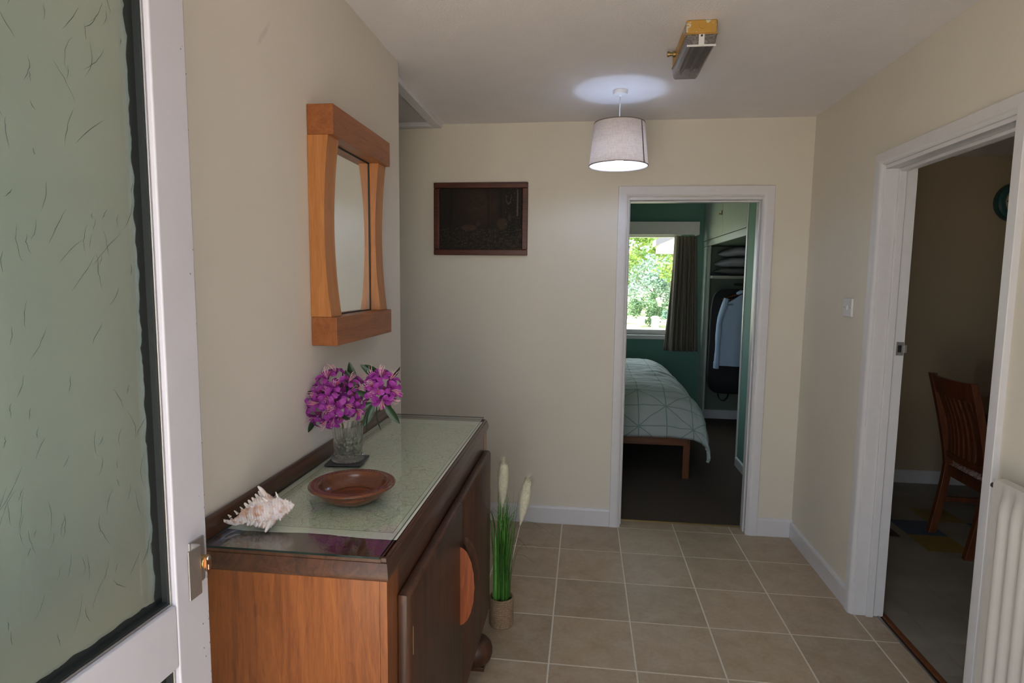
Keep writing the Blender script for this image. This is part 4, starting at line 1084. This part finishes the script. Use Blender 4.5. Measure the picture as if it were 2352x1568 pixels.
# ------------------------------------------------------------------ dining room things
def chair_proto(label):
    """stands at origin, back towards -X, seat towards +X"""
    t = thing('dining_chair', (0, 0, 0), label, 'chair', 'slat-back dining chairs')
    Wc = M['chair_wood']; hw = .195
    def xb(z):                                  # curve of the back posts
        return .055-.055*((.43-z)/.43)**1.3*1.15 if z < .43 else .055-.122*((z-.43)/.55)**1.25
    for s in (-1, 1):
        bm = bmesh.new(); N = 18; R_ = []
        for k in range(N+1):
            z = .972*k/N; x = xb(z); y = s*(hw-.012*(1-z/.97)); h = .021 if z < .5 else .021-.005*(z-.5)
            R_.append([bm.verts.new(p) for p in ((x-h, y-.0165, z), (x+h, y-.0165, z), (x+h, y+.0165, z), (x-h, y+.0165, z))])
        for a, b in zip(R_, R_[1:]):
            for q in range(4): bm.faces.new((a[q], a[(q+1) % 4], b[(q+1) % 4], b[q]))
        bm.faces.new(R_[0][::-1]); bm.faces.new(R_[-1])
        obj('back_post', bm, Wc, t, smooth='auto', bevel=.003)
        obj('front_leg', B((.40, .44, s*.205-.018, s*.205+.018, 0, .42)), Wc, t, bevel=.004)
        obj('side_rail', B((.074, .40, s*.192-.010, s*.192+.010, .365, .425)), Wc, t, bevel=.002)
        obj('side_stretcher', B((.060, .40, s*.193-.009, s*.193+.009, .195, .225)), Wc, t, bevel=.002)
    obj('front_rail', B((.41, .432, -.187, .187, .365, .425)), Wc, t, bevel=.002)
    obj('rear_rail', B((.046, .066, -.178, .178, .365, .425)), Wc, t, bevel=.002)
    def cross(name, z0, z1, bow):
        bm = bmesh.new(); R_ = []
        for k in range(13):
            y = -.1795+.359*k/12; b_ = bow*(1-(y/.18)**2)
            R_.append([bm.verts.new(p) for p in ((xb(z0)-.010-b_, y, z0), (xb(z0)+.012-b_, y, z0), (xb(z1)+.012-b_, y, z1), (xb(z1)-.010-b_, y, z1))])
        for a, b in zip(R_, R_[1:]):
            for q in range(4): bm.faces.new((a[q], a[(q+1) % 4], b[(q+1) % 4], b[q]))
        bm.faces.new(R_[0][::-1]); bm.faces.new(R_[-1]); obj(name, bm, Wc, t, smooth='auto', bevel=.002)
    cross('top_rail', .862, .966, .022); cross('lower_rail', .475, .515, .018)
    for k in range(7):
        y = -.135+.045*k; bm = bmesh.new(); R_ = []; b_ = .020*(1-(y/.18)**2)
        for q in range(13):
            z = .516+.345*q/12; x = xb(z)-b_+.016*math.sin(PI*q/12); R_.append([bm.verts.new(p) for p in ((x-.005, y-.0145, z), (x+.005, y-.0145, z), (x+.005, y+.0145, z), (x-.005, y+.0145, z))])
        for a, b in zip(R_, R_[1:]):
            for q in range(4): bm.faces.new((a[q], a[(q+1) % 4], b[(q+1) % 4], b[q]))
        bm.faces.new(R_[0][::-1]); bm.faces.new(R_[-1]); obj('back_slat', bm, Wc, t, smooth='auto')
    cu = NT('patterned_seat_fabric'); v = cu.coord('Object'); vo = cu.add('ShaderNodeTexVoronoi', feature='DISTANCE_TO_EDGE'); vo.inputs['Scale'].default_value = 55; cu.link(v, vo.inputs['Vector'])
    cu.col(cu.ramp(vo.outputs['Distance'], [(.08, (.60, .50, .44)), (.16, (.34, .15, .13))])); cu.rough(.9)
    bm = grid(lambda u, v: (.055+.40*u, (-.195-.015*u)+(.39+.03*u)*v, .428+.040*(1-(2*u-1)**6)*(1-(2*v-1)**6)), 16, 16)
    s = obj('seat', bm, cu.m, t, smooth=True); s['label'] = 'patterned upholstered seat'
    return t
ch = chair_proto('brown slat-back dining chair with patterned seat, seen through the right doorway'); ch.location = (2.222, .030, 0); ch.rotation_euler = (0, 0, -.03)
def dining_table():
    c = Vector((3.04, .22, 0)); R_ = .60
    t = thing('dining_table', tuple(c), 'round brown dining table behind the slat-back chair', 'table')
    obj('table_top', lathe([(.56, .712), (R_-.006, .714), (R_, .722), (R_, .736), (R_-.006, .742), (.0005, .742)], 72, c, cap=True), M['chair_wood'], t, smooth='auto')
    obj('apron', lathe([(.50, .62), (.52, .62), (.52, .7115), (.50, .7115), (.50, .62)], 64, c, cap=False), M['chair_wood'], t, smooth='auto')
    obj('pedestal', lathe([(.10, .05), (.075, .12), (.06, .3), (.075, .5), (.12, .62), (.16, .711)], 32, c), M['chair_wood'], t, smooth='auto')
    for k in range(4):
        a = PI/4+PI/2*k; bm = tube([c+Vector((math.cos(a)*.06, math.sin(a)*.06, .14)), c+Vector((math.cos(a)*.28, math.sin(a)*.28, .09)), c+Vector((math.cos(a)*.46, math.sin(a)*.46, .022))], [.035, .028, .022], 10)
        obj('foot', bm, M['chair_wood'], t, smooth='auto')
dining_table()
c2 = copy_tree(ch); c2.location = (3.235, .985, 0); c2.rotation_euler = (0, 0, -PI/2)
c2['label'] = 'second dining chair beyond the round table, only its back post showing'
def clock():
    c = Vector((3.118, DY1-.0008, 2.078)); R_ = .138
    t = thing('wall_clock', (c.x, c.y, c.z-R_), 'round teal wall clock with cream face on the dining room wall', 'clock')
    te = plain('teal_enamel', (.030, .115, .125), .3, .05, 20)
    def ly(prof, seg=48): return lathe([(r, -h) for r, h in prof], seg, c, 'Y', cap=True)
    obj('case', ly([(R_, 0), (R_, .030), (R_-.004, .050), (R_-.016, .060), (.098, .060), (.096, .052)]), te, t, smooth='auto')
    obj('bezel', ly([(.0985, .0605), (.0975, .064), (.0915, .064), (.0905, .0605)]), M['chrome'], t, smooth='auto')
    fc = obj('face', ly([(.0904, .0602), (.0904, .0622), (.0003, .0622)]), plain('cream_dial', (.58, .50, .36), .5), t)
    for k in range(12):
        a = 2*PI*k/12; bm = B((-.0022 if k % 3 else -.0035, .0022 if k % 3 else .0035, -.0635, -.0625, .072, .086)); bmesh.ops.rotate(bm, verts=bm.verts, matrix=Matrix.Rotation(a, 3, 'Y')); bmesh.ops.translate(bm, verts=bm.verts, vec=c)
        obj('hour_mark', bm, M['slate'], fc)
    for L, a, wd in ((.050, math.radians(-35), .0036), (.074, math.radians(62), .0028)):
        bm = B((-wd, wd, -.0658, -.0648, -.012, L)); bmesh.ops.rotate(bm, verts=bm.verts, matrix=Matrix.Rotation(a, 3, 'Y')); bmesh.ops.translate(bm, verts=bm.verts, vec=c)
        obj('hand', bm, M['black'], fc)
    obj('boss', ly([(.006, .0645), (.005, .068), (.0003, .068)], 16), M['chrome'], fc)
clock()

# ------------------------------------------------------------------ bedroom things
def bed():
    x0, x1, ya, yb = -.62, .925, .955, 3.02
    t = thing('bed', ((x0+x1)/2, (ya+yb)/2, 0), 'brown timber bed frame with mattress, foot end towards the bedroom door', 'bed')
    W_ = M['pine_x']
    obj('foot_rail', B((x0+.02, x1-.02, ya, ya+.026, .262, .350)), W_, t, bevel=.004)
    obj('head_rail', B((x0+.02, x1-.02, yb-.026, yb, .262, .56)), W_, t, bevel=.004)
    for x in (x0, x1-.026): obj('side_rail', B((x, x+.026, ya+.05, yb-.05, .262, .378)), M['pine_z'], t, bevel=.004)
    for x in (x0+.002, x1-.054):
        for y in (ya+.027, yb-.079): obj('leg', B((x, x+.052, y, y+.052, 0, .36)), M['pine_z'], t, bevel=.005)
    obj('mattress', B((x0+.03, x1-.03, ya+.085, yb-.03, .33, .475)), plain('white_ticking', (.6, .6, .6), .9), t, bevel=.05, seg=4)
bed()
def duvet():
    ztop, Rx, Ry = .660, .30, .38
    xs, ys = .735, 1.298                       # where the top starts to bend
    Lx, Ly = .55, .575                          # cloth past the bend
    A0, B1 = -1.50, 1.52
    def bend(a, R_):
        if a <= 0: return a, 0.
        if a < PI/2*R_: th = a/R_; return R_*math.sin(th), R_*(1-math.cos(th))
        return R_, R_+(a-PI/2*R_)
    nu, nv = 150, 150
    uvs = {}
    bm = bmesh.new(); V = []
    for i in range(nu+1):
        a = A0+(Lx-A0)*i/nu; row = []
        for j in range(nv+1):
            b = Ly-(Ly+B1)*j/nv                # positive = past the foot bend
            lim = 1
            bx, dx = bend(a, Rx); by, dy = bend(b, Ry)
            # left side mirrors the right one
            d = .92*(dx**1.75+dy**1.75)**(1/1.75) if dx+dy > 0 else 0
            x = xs+bx; y = ys-by
            if a < -1.05: q = -1.05-a; x = xs-1.05-math.sin(min(1.2, q/.35))*.30; d = max(d, (1-math.cos(min(1.3, q/.33)))*.38)
            # corner hangs in a point turned inwards
            cq = max(0, a/Lx)*max(0, b/Ly); x += .010*cq; y -= .015*cq
            z = ztop-d
            top = math.exp(-(d/.22)**2)
            wr = .020*nz(a*2.0+.3*nz(b*4), b*9.0, 1)*top+.010*nz(a*3, b*22, 5)*top+.016*nz(a*3+4, b*3, 9)+.006*nz(a*14, b*14, 2)
            hang = min(1, d/.3)
            wr2 = (.022*nz(a*8, b*3.0, 2)+.010*nz(a*17, b*9.0, 6))*hang
            nrm = Vector((.8*min(1, dx*3), -.8*min(1, dy*3), max(.15, 1-1.7*d))).normalized()
            p = Vector((x, y, z))+nrm*(wr+wr2+.035*math.sin(PI*min(1, max(0, (1.05+a)/1.9)))*.4)
            if j == 0 or i == nu: p -= nrm*.012
            vtx = bm.verts.new(p); row.append(vtx); uvs[vtx] = (a, b)
        V.append(row)
    for i in range(nu):
        for j in range(nv): bm.faces.new((V[i][j], V[i+1][j], V[i+1][j+1], V[i][j+1]))
    lay = bm.loops.layers.uv.new('UVMap')
    for f_ in bm.faces:
        for l in f_.loops: l[lay].uv = uvs[l.vert]
    t = NT('duvet_star_print'); tc = t.add('ShaderNodeTexCoord'); se = t.add('ShaderNodeSeparateXYZ'); t.link(tc.outputs['UV'], se.inputs[0])
    U, Vv = se.outputs[0], se.outputs[1]
    wob = t.math('MULTIPLY', t.math('SUBTRACT', t.noise(tc.outputs['UV'], 60, 2), .5), .004); U = t.math('ADD', U, wob)
    def line(val, per, off, w_):
        f_ = t.math('FRACT', t.math('ADD', t.math('DIVIDE', val, per), off)); return t.math('LESS_THAN', t.math('ABSOLUTE', t.math('SUBTRACT', f_, .5)), w_/per)
    p, q_ = .205, .165
    Vs = t.math('MULTIPLY', Vv, p/q_)
    ls = [line(U, p, .5, .0042), line(Vs, p, .5, .0046), line(t.math('ADD', U, Vs), 2*p, .5, .0060), line(t.math('SUBTRACT', U, Vs), 2*p, .5, .0060)]
    m = ls[0]
    for q in ls[1:]: m = t.math('MAXIMUM', m, q)
    dots = t.ramp(t.noise(tc.outputs['UV'], 330, 1), [(.48, (0, 0, 0)), (.56, (1, 1, 1))])
    base = t.mix(dots, (.50, .54, .56), (.36, .42, .41))
    t.col(t.mix(t.math('MULTIPLY', m, .8), base, (.17, .27, .23))); t.rough(.9); t.b.inputs['Sheen Weight'].default_value = .2
    o = obj('duvet', bm, t.m, smooth=True); sm = o.modifiers.new('solid', 'SOLIDIFY'); sm.thickness = .022; sm.offset = -1
    setp(o, 'puffy pale duvet with green star lines draped over the bed', 'duvet')
duvet()
def curtain():
    t_ = plain('taupe_curtain_cloth', (.215, .19, .16), .9, .12, 60, .3, 300)
    N, K = 110, 30
    def fn(u, v):
        z = .742+v*1.235; s = 1-v
        xa = 1.020-.055*s**1.1; xb = 1.275+.050*s
        amp = .022+.016*s
        ph = 2*PI*6.2*u
        x = xa+(xb-xa)*u+.004*math.sin(ph*2+1)
        y = 3.055-amp*(math.sin(ph+.5*math.sin(3*u*5+s))+.35*math.sin(ph*1.9+2))-.02*math.sin(u*PI)*s
        if u < .12: y += .05*(1-u/.12); x += .05*(1-u/.12)*v
        return (x, y, z)
    bm = grid(fn, N, K); o = obj('curtain', bm, t_, smooth=True); o.modifiers.new('solid', 'SOLIDIFY').thickness = .003
    setp(o, 'drawn-back taupe curtain hanging at the right of the bedroom window', 'curtain')
curtain()
def pelmet():
    t = thing('pelmet', (.15, BY1, 1.995), 'plain white boxed pelmet above the bedroom window', 'pelmet')
    obj('front_board', B((-1.05, 1.285, 2.975, 2.990, 1.985, 2.120)), M['white'], t, bevel=.002)
    obj('top_board', B((-1.05, 1.285, 2.9905, BY1-.0005, 2.104, 2.120)), M['white'], t)
    for x in (-1.05, 1.270): obj('end_board', B((x, x+.015, 2.9905, BY1-.0005, 1.985, 2.1035)), M['white'], t)
pelmet()
WB = 1.97
def wardrobe():
    X = BX1
    t = thing('built_in_wardrobe', ((X+WB)/2, 2.3, 0), 'open built-in wardrobe with white overhead cupboards in the bedroom', 'wardrobe')
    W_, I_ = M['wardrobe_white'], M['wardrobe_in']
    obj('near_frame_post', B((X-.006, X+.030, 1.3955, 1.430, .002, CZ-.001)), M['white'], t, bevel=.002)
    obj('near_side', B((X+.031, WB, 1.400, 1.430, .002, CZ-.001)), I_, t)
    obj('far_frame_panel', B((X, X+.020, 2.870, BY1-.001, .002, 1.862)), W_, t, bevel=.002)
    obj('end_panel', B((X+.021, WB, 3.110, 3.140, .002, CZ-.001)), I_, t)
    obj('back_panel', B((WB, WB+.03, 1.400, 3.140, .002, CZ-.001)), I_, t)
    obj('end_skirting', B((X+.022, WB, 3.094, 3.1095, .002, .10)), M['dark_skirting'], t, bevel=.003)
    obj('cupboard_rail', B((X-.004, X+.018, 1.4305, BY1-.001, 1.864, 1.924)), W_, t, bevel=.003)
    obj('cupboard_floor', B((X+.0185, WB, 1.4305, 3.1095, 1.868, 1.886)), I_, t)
    for a, b, hs in ((1.434, 2.288, 1), (2.292, BY1-.02, -1)):
        d = obj('cupboard_door', B((X-.006, X+.012, a, b, 1.929, CZ-.03)), W_, t, bevel=.002)
        if hs == -1:
            bm = B((X-.0085, X-.006, 2.315, 2.355, 2.118, 2.160)); k = obj('cupboard_catch', bm, M['brass'], d, bevel=.001)
            obj('catch_knob', lathe([(.004, -.008), (.004, -.016), (.008, -.019), (.009, -.026), (.005, -.030), (.0003, -.0305)], 14, (X, 2.345, 2.132), 'X', cap=False), M['brass'], d, smooth=True)
    obj('shelf', B((X+.0215, WB-.0005, 2.775, 3.1095, 1.528, 1.558)), plain('shelf_paint', (.45, .46, .42), .5), t, bevel=.002)
    obj('hanging_rail', tube([(1.70, 1.4305, 1.470), (1.70, 3.109, 1.470)], .011, 12), M['slate'], t, smooth='auto')
wardrobe()
def pillows():
    for k, (z, sx, sy, sz, m, lab) in enumerate(((1.569, .25, .155, .034, (.16, .16, .17), 'dark folded cushion at the bottom of the stack on the wardrobe shelf'), (1.652, .262, .150, .048, (.42, .44, .50), 'white pillow in the middle of the stack on the wardrobe shelf'), (1.760, .245, .150, .046, (.47, .48, .53), 'white pillow on top of the stack on the wardrobe shelf'))):
        def fn(u, v, sx=sx, sy=sy, sz=sz, z=z, k=k):
            th = 2*PI*u; ph = (v-.5)*PI
            sp = lambda q, e: math.copysign(abs(q)**e, q)
            x = sx*sp(math.cos(ph), .55)*sp(math.cos(th), .62); y = sy*sp(math.cos(ph), .55)*sp(math.sin(th), .62); zz = sz*sp(math.sin(ph), 1.0)*(1-.5*(x/sx)**4)
            zz += .010*nz(x*9, y*9, k*3.)-.0
            sag = -.035*max(0, (-x/sx-.35)) if k else 0
            return (1.690+x+.012*k, 2.935+y, z+sz+zz*1.0+sag)
        bm = grid(fn, 48, 24, closed_u=True); bmesh.ops.remove_doubles(bm, verts=bm.verts, dist=.0004)
        o = obj('pillow', bm, plain('pillow_cloth', m, .9, .05, 60), smooth=True)
        setp(o, lab, 'pillow', 'pillows on the wardrobe shelf')
pillows()
def hanger_mesh(c, w_=.205):
    bm = bmesh.new()
    tube([c+Vector((-w_, 0, -.060)), c+Vector((-w_*.5, 0, -.025)), c+Vector((0, 0, 0)), c+Vector((w_*.5, 0, -.025)), c+Vector((w_, 0, -.060))], [.006, .0075, .009, .0075, .006], 8, bm)
    return bm
def shirt():
    c = Vector((1.655, 2.545, 1.385))
    h = thing('clothes_hanger', (c.x, c.y, c.z-.06), 'wooden clothes hanger on the wardrobe rail holding the blue shirt', 'hanger')
    obj('shoulder_bar', hanger_mesh(c), M['chair_wood'], h, smooth='auto')
    obj('trouser_bar', tube([c+Vector((-.185, 0, -.062)), c+Vector((.185, 0, -.062))], .005, 8), M['chair_wood'], h, smooth='auto')
    obj('hook', tube([c+Vector((0, 0, .006)), c+Vector((0, 0, .045)), c+Vector((.018, 0, .060)), c+Vector((.036, 0, .075)), c+Vector((.050, 0, .097)), c+Vector((.040, 0, .100))], .0022, 8), M['chrome'], h, smooth=True)
    t = thing('shirt', (c.x, c.y-.0, .66), 'pale blue long-sleeved shirt hanging in the open wardrobe', 'shirt')
    cl = plain('pale_blue_shirt_cotton', (.40, .53, .78), .85, .04, 50, .15, 300)
    def body(u, v):                            # v 0 hem .. 1 neck
        th = 2*PI*u; z = .668+v*.715
        s = 1-v; w_ = .185+.035*s if v < .86 else .185*(1-((v-.86)/.14)**2*.62)
        zz = z if v < .86 else .668+.86*.715+(v-.86)*.715-.0
        d = .030+.020*s if v < .9 else .028
        fold = 1+.22*s*math.sin(th*7+1)*(.5+.5*math.sin(th))
        return (c.x+w_*math.cos(th), c.y-.005-d*math.sin(th)*fold-.010*math.sin(w_*9), zz-.06*max(0, (abs(math.cos(th))-.25))*(v > .86))
    obj('body', grid(body, 72, 34, closed_u=True), cl, t, smooth=True)
    for s in (-1, 1):
        pts = []; rr = []
        for k in range(13):
            q = k/12; pts.append(c+Vector((s*(.165+.052*min(1, q*3.5)+.020*q), -.012+.01*math.sin(q*5), -.052-.655*q**.95-.02*min(1, q*4)))); rr.append(.050-.010*q+.004*math.sin(q*17+s))
        bm = tube(pts, rr, 16, flat=.55)
        sl_ = obj('sleeve', bm, cl, t, smooth=True)
        p = pts[-1]; obj('cuff', tube([p+Vector((0, 0, .045)), p+Vector((s*.002, 0, -.018))], [.046, .044], 16, flat=.6), cl, sl_, smooth='auto')
    bm = tube([c+Vector((-.06, .005, -.004)), c+Vector((-.03, -.028, .012)), c+Vector((.03, -.028, .012)), c+Vector((.06, .005, -.004)), c+Vector((.03, .03, .016)), c+Vector((-.03, .03, .016)), c+Vector((-.06, .005, -.004))], .016, 8)
    obj('collar', bm, cl, t, smooth=True)
    bm = bmesh.new(); A = []
    for k in range(25):
        z = .672+.66*k/24; v = (z-.668)/.715; s = 1-v; d = .030+.020*s if v < .9 else .028; fold = 1+.22*s*math.sin(PI/2*7+1)
        yy = c.y-.006-d*fold-.010*math.sin((.185+.035*s)*9)-.0015; A.append([bm.verts.new((c.x-.010, yy, z)), bm.verts.new((c.x+.022, yy, z))])
    for a, b in zip(A, A[1:]): bm.faces.new((a[0], a[1], b[1], b[0]))
    pl = obj('placket', bm, plain('placket_cotton', (.33, .43, .60), .85), t); pl.modifiers.new('solid', 'SOLIDIFY').thickness = .002
shirt()
def garment_bag():
    t = thing('garment_bag', (1.62, 2.70, .36), 'black zipped garment bag with carry handles hanging behind the blue shirt', 'bag')
    def fn(u, v):
        th = 2*PI*u; ph = (v-.5)*PI; sp = lambda q, e: math.copysign(abs(q)**e, q)
        x = .262*sp(math.cos(ph), .30)*sp(math.cos(th), .42); y = .040*sp(math.cos(ph), .30)*sp(math.sin(th), .5); z = .530*sp(math.sin(ph), .42)
        bulge = math.exp(-((z+.40)/.16)**2); x *= 1+.07*bulge; y *= 1+.9*bulge*(1 if math.sin(th) < 0 else .1)
        return (1.628+x, 2.665+y+.006*nz(x*8, z*6, 3), .895+z)
    bm = grid(fn, 56, 48, closed_u=True); bmesh.ops.remove_doubles(bm, verts=bm.verts, dist=.0004)
    obj('bag_body', bm, M['black_cloth'], t, smooth=True)
    for y in (2.615, 2.645): obj('carry_handle', tube([(1.470, y, .375), (1.474, y-.002, .335), (1.500, y, .300), (1.535, y, .296), (1.565, y, .330), (1.572, y, .375)], .008, 8, flat=.5), M['black_cloth'], t, smooth=True)
    obj('hook', tube([(1.70, 2.665, 1.415), (1.70, 2.665, 1.45), (1.712, 2.665, 1.47), (1.70, 2.665, 1.487), (1.688, 2.665, 1.478)], .003, 8), M['chrome'], t, smooth=True)
    obj('zip', B((1.742, 1.748, 2.617, 2.621, .50, 1.34)), M['slate'], t)
garment_bag()

# ------------------------------------------------------------------ outside
struct('lawn', B((-60, 60, 3.6, 90, -.5, -.06)), plain('dry_mown_grass', (.29, .30, .16), .95, .35, 3, .8, 30))
struct('paving', B((-60, 60, -60, YF-.15, -.5, -.03)), plain('warm_sandstone_paving', (.54, .475, .40), .9, .15, 2, .4, 30))
struct('ground', B((-60, -2.7, YF-.15, 3.6, -.5, -.06), (4.4, 60, YF-.15, 3.6, -.5, -.06)), plain('gravel_ground', (.30, .29, .26), .95, .2, 8))
struct('roof', B((-3.1, 4.8, -4.1, 3.75, CZ+.125, CZ+.22)), plain('grey_roof', (.2, .2, .2), .8))
def tree(name, label, cat, x, y, z0, z1, r, n, leafsize, cols, seed, trunk=.12, group=None, squash=1.0, gaps=.0):
    rnd = random.Random(seed)
    t = thing(name, (x, y, -.06), label, cat, group)
    lm = bpy.data.materials.get('foliage') or vcol('foliage', .6, trans=.35)
    if trunk:
        bm = tube([(x, y, -.07), (x+.05, y, z0*.6), (x-.05, y, z0+.3*(z1-z0)), (x+.1, y, z0+.8*(z1-z0))], [trunk, trunk*.8, trunk*.55, trunk*.12], 9)
        for k in range(7):
            a = rnd.uniform(0, 2*PI); zz = z0+(z1-z0)*rnd.uniform(.05, .5)
            tube([(x, y, zz), (x+math.cos(a)*r*.4, y+math.sin(a)*r*.4, zz+r*.3), (x+math.cos(a)*r*.75, y+math.sin(a)*r*.75, zz+r*.45)], [trunk*.4, trunk*.22, trunk*.06], 6, bm)
        obj('trunk', bm, plain('bark', (.20, .16, .12), .9, .3, 20), t, smooth=True)
    nc = max(10, n//170); cl = []
    cz, hz = (z0+z1)/2, (z1-z0)/2
    while len(cl) < nc:
        p = Vector((rnd.uniform(-1, 1), rnd.uniform(-1, 1), rnd.uniform(-1, 1)))
        if .25 < p.length < 1: cl.append((Vector((x+p.x*r, y+p.y*r, cz+p.z*hz)), rnd.uniform(.20, .36)*r*(1-gaps)))
    verts, faces, cc = [], [], []
    for k in range(n):
        c, cr = cl[k % nc]
        d = Vector((rnd.gauss(0, 1), rnd.gauss(0, 1), rnd.gauss(0, .75)*squash)).normalized(); p = c+d*cr*rnd.uniform(.5, 1.08)
        if p.z < 0: p.z = rnd.uniform(0, .2)
        a = Vector((rnd.gauss(0, 1), rnd.gauss(0, 1), rnd.gauss(0, .6))).normalized(); b = a.cross(d+Vector((0, 0, .01))).normalized(); s = leafsize*rnd.uniform(.6, 1.25)
        i0 = len(verts); verts += [p-a*s, p-b*s*.5, p+a*s, p+b*s*.5]; faces.append((i0, i0+1, i0+2, i0+3))
        co = Vector(cols[0]).lerp(Vector(cols[1]), rnd.random())*rnd.uniform(.45, .85); cc += [co]*4
    me = bpy.data.meshes.new('foliage'); me.from_pydata(verts, [], faces); me.materials.append(lm)
    ca = me.color_attributes.new('Col', 'FLOAT_COLOR', 'POINT')
    for i, c in enumerate(cc): ca.data[i].color = (*c, 1)
    o = bpy.data.objects.new('foliage', me); COL.objects.link(o); o.parent = t; o['kind'] = 'stuff'
    for v in me.vertices: v.co -= wloc(t)
    return t
YG, MG, BGc = ((.46, .60, .13), (.25, .44, .11)), ((.20, .34, .15), (.11, .22, .12)), ((.40, .54, .42), (.30, .46, .38))
def garden():
    tr = 'trees outside the bedroom window'
    tree('tree', 'tall yellow green tree nearest the bedroom window, right of view', 'tree', 3.3, 19.3, 1.7, 6.4, 1.9, 9000, .090, YG, 1, .12, tr, gaps=.12)
    tree('tree', 'loose mid green tree at the left of the bedroom window view', 'tree', 1.1, 24.6, .9, 7.0, 1.8, 8000, .095, ((.38, .52, .17), (.22, .38, .12)), 2, .11, tr, gaps=.15)
    tree('tree', 'far bluish green tree low behind the others', 'tree', 3.9, 30, .3, 3.4, 2.2, 4200, .11, BGc, 4, .1, tr)
    tree('tree', 'tall far tree behind the yellow green tree', 'tree', 2.6, 40, 1.0, 11.5, 4.2, 9500, .17, ((.42, .58, .22), (.26, .44, .18)), 6, .2, tr, gaps=.1)
    tree('shrub', 'dark green rounded shrub on the lawn in the middle of the window view', 'shrub', 2.35, 17.6, .05, 1.05, .72, 3600, .045, MG, 7, 0, 'shrubs on the lawn')
    tree('shrub', 'lower grey green shrub left of the dark shrub', 'shrub', 1.05, 18.9, .0, .80, .62, 2600, .045, ((.28, .40, .22), (.18, .30, .18)), 8, 0, 'shrubs on the lawn')
    tree('shrub', 'blue green shrub to the right of the white post', 'shrub', 3.15, 16.3, .0, .75, .5, 2400, .045, ((.26, .44, .34), (.18, .34, .26)), 9, 0, 'shrubs on the lawn')
    t = thing('garden_post', (2.03, 13.0, -.06), 'stubby white post standing on the lawn outside the window', 'post')
    obj('post_shaft', B((1.93, 2.11, 12.91, 13.09, -.06, .50)), M['plastic'], t, bevel=.01)
    obj('post_cap', lathe([(.12, .50), (.125, .52), (.09, .55), (.0005, .57)], 24, (2.02, 13, 0)), M['plastic'], t, smooth='auto')
    # gable end of the neighbouring wing
    b = thing('house_wing', (3.9, 10, -.06), 'white gable and grey roof edge of the neighbouring wing outside the window', 'building')
    wm = plain('white_render', (.72, .71, .68), .8)
    obj('wall', B((2.35, 5.9, 8.25, 8.54, -.06, 2.03), (3.6, 5.9, 8.54, 13, -.06, 2.03)), wm, b)
    obj('gable', prism([(1.47, 2.035), (6.33, 2.035), (6.33, 2.19), (3.9, 3.22), (1.47, 2.19)], 'Y', 8.0, 8.55), wm, b)
    gs = plain('grey_slate_roof', (.17, .16, .19), .6)
    obj('roof_slope', prism([(1.40, 2.16), (3.9, 3.22), (3.9, 3.34), (1.40, 2.28)], 'Y', 7.97, 8.6), gs, b)
    obj('roof_slope', prism([(6.40, 2.16), (3.9, 3.22), (3.9, 3.34), (6.40, 2.28)], 'Y', 7.97, 8.6), gs, b)
    obj('rear_roof', prism([(3.5, 2.03), (3.9, 3.1), (6.3, 2.1), (6.3, 2.03)], 'Y', 8.61, 13.2), gs, b)
garden()
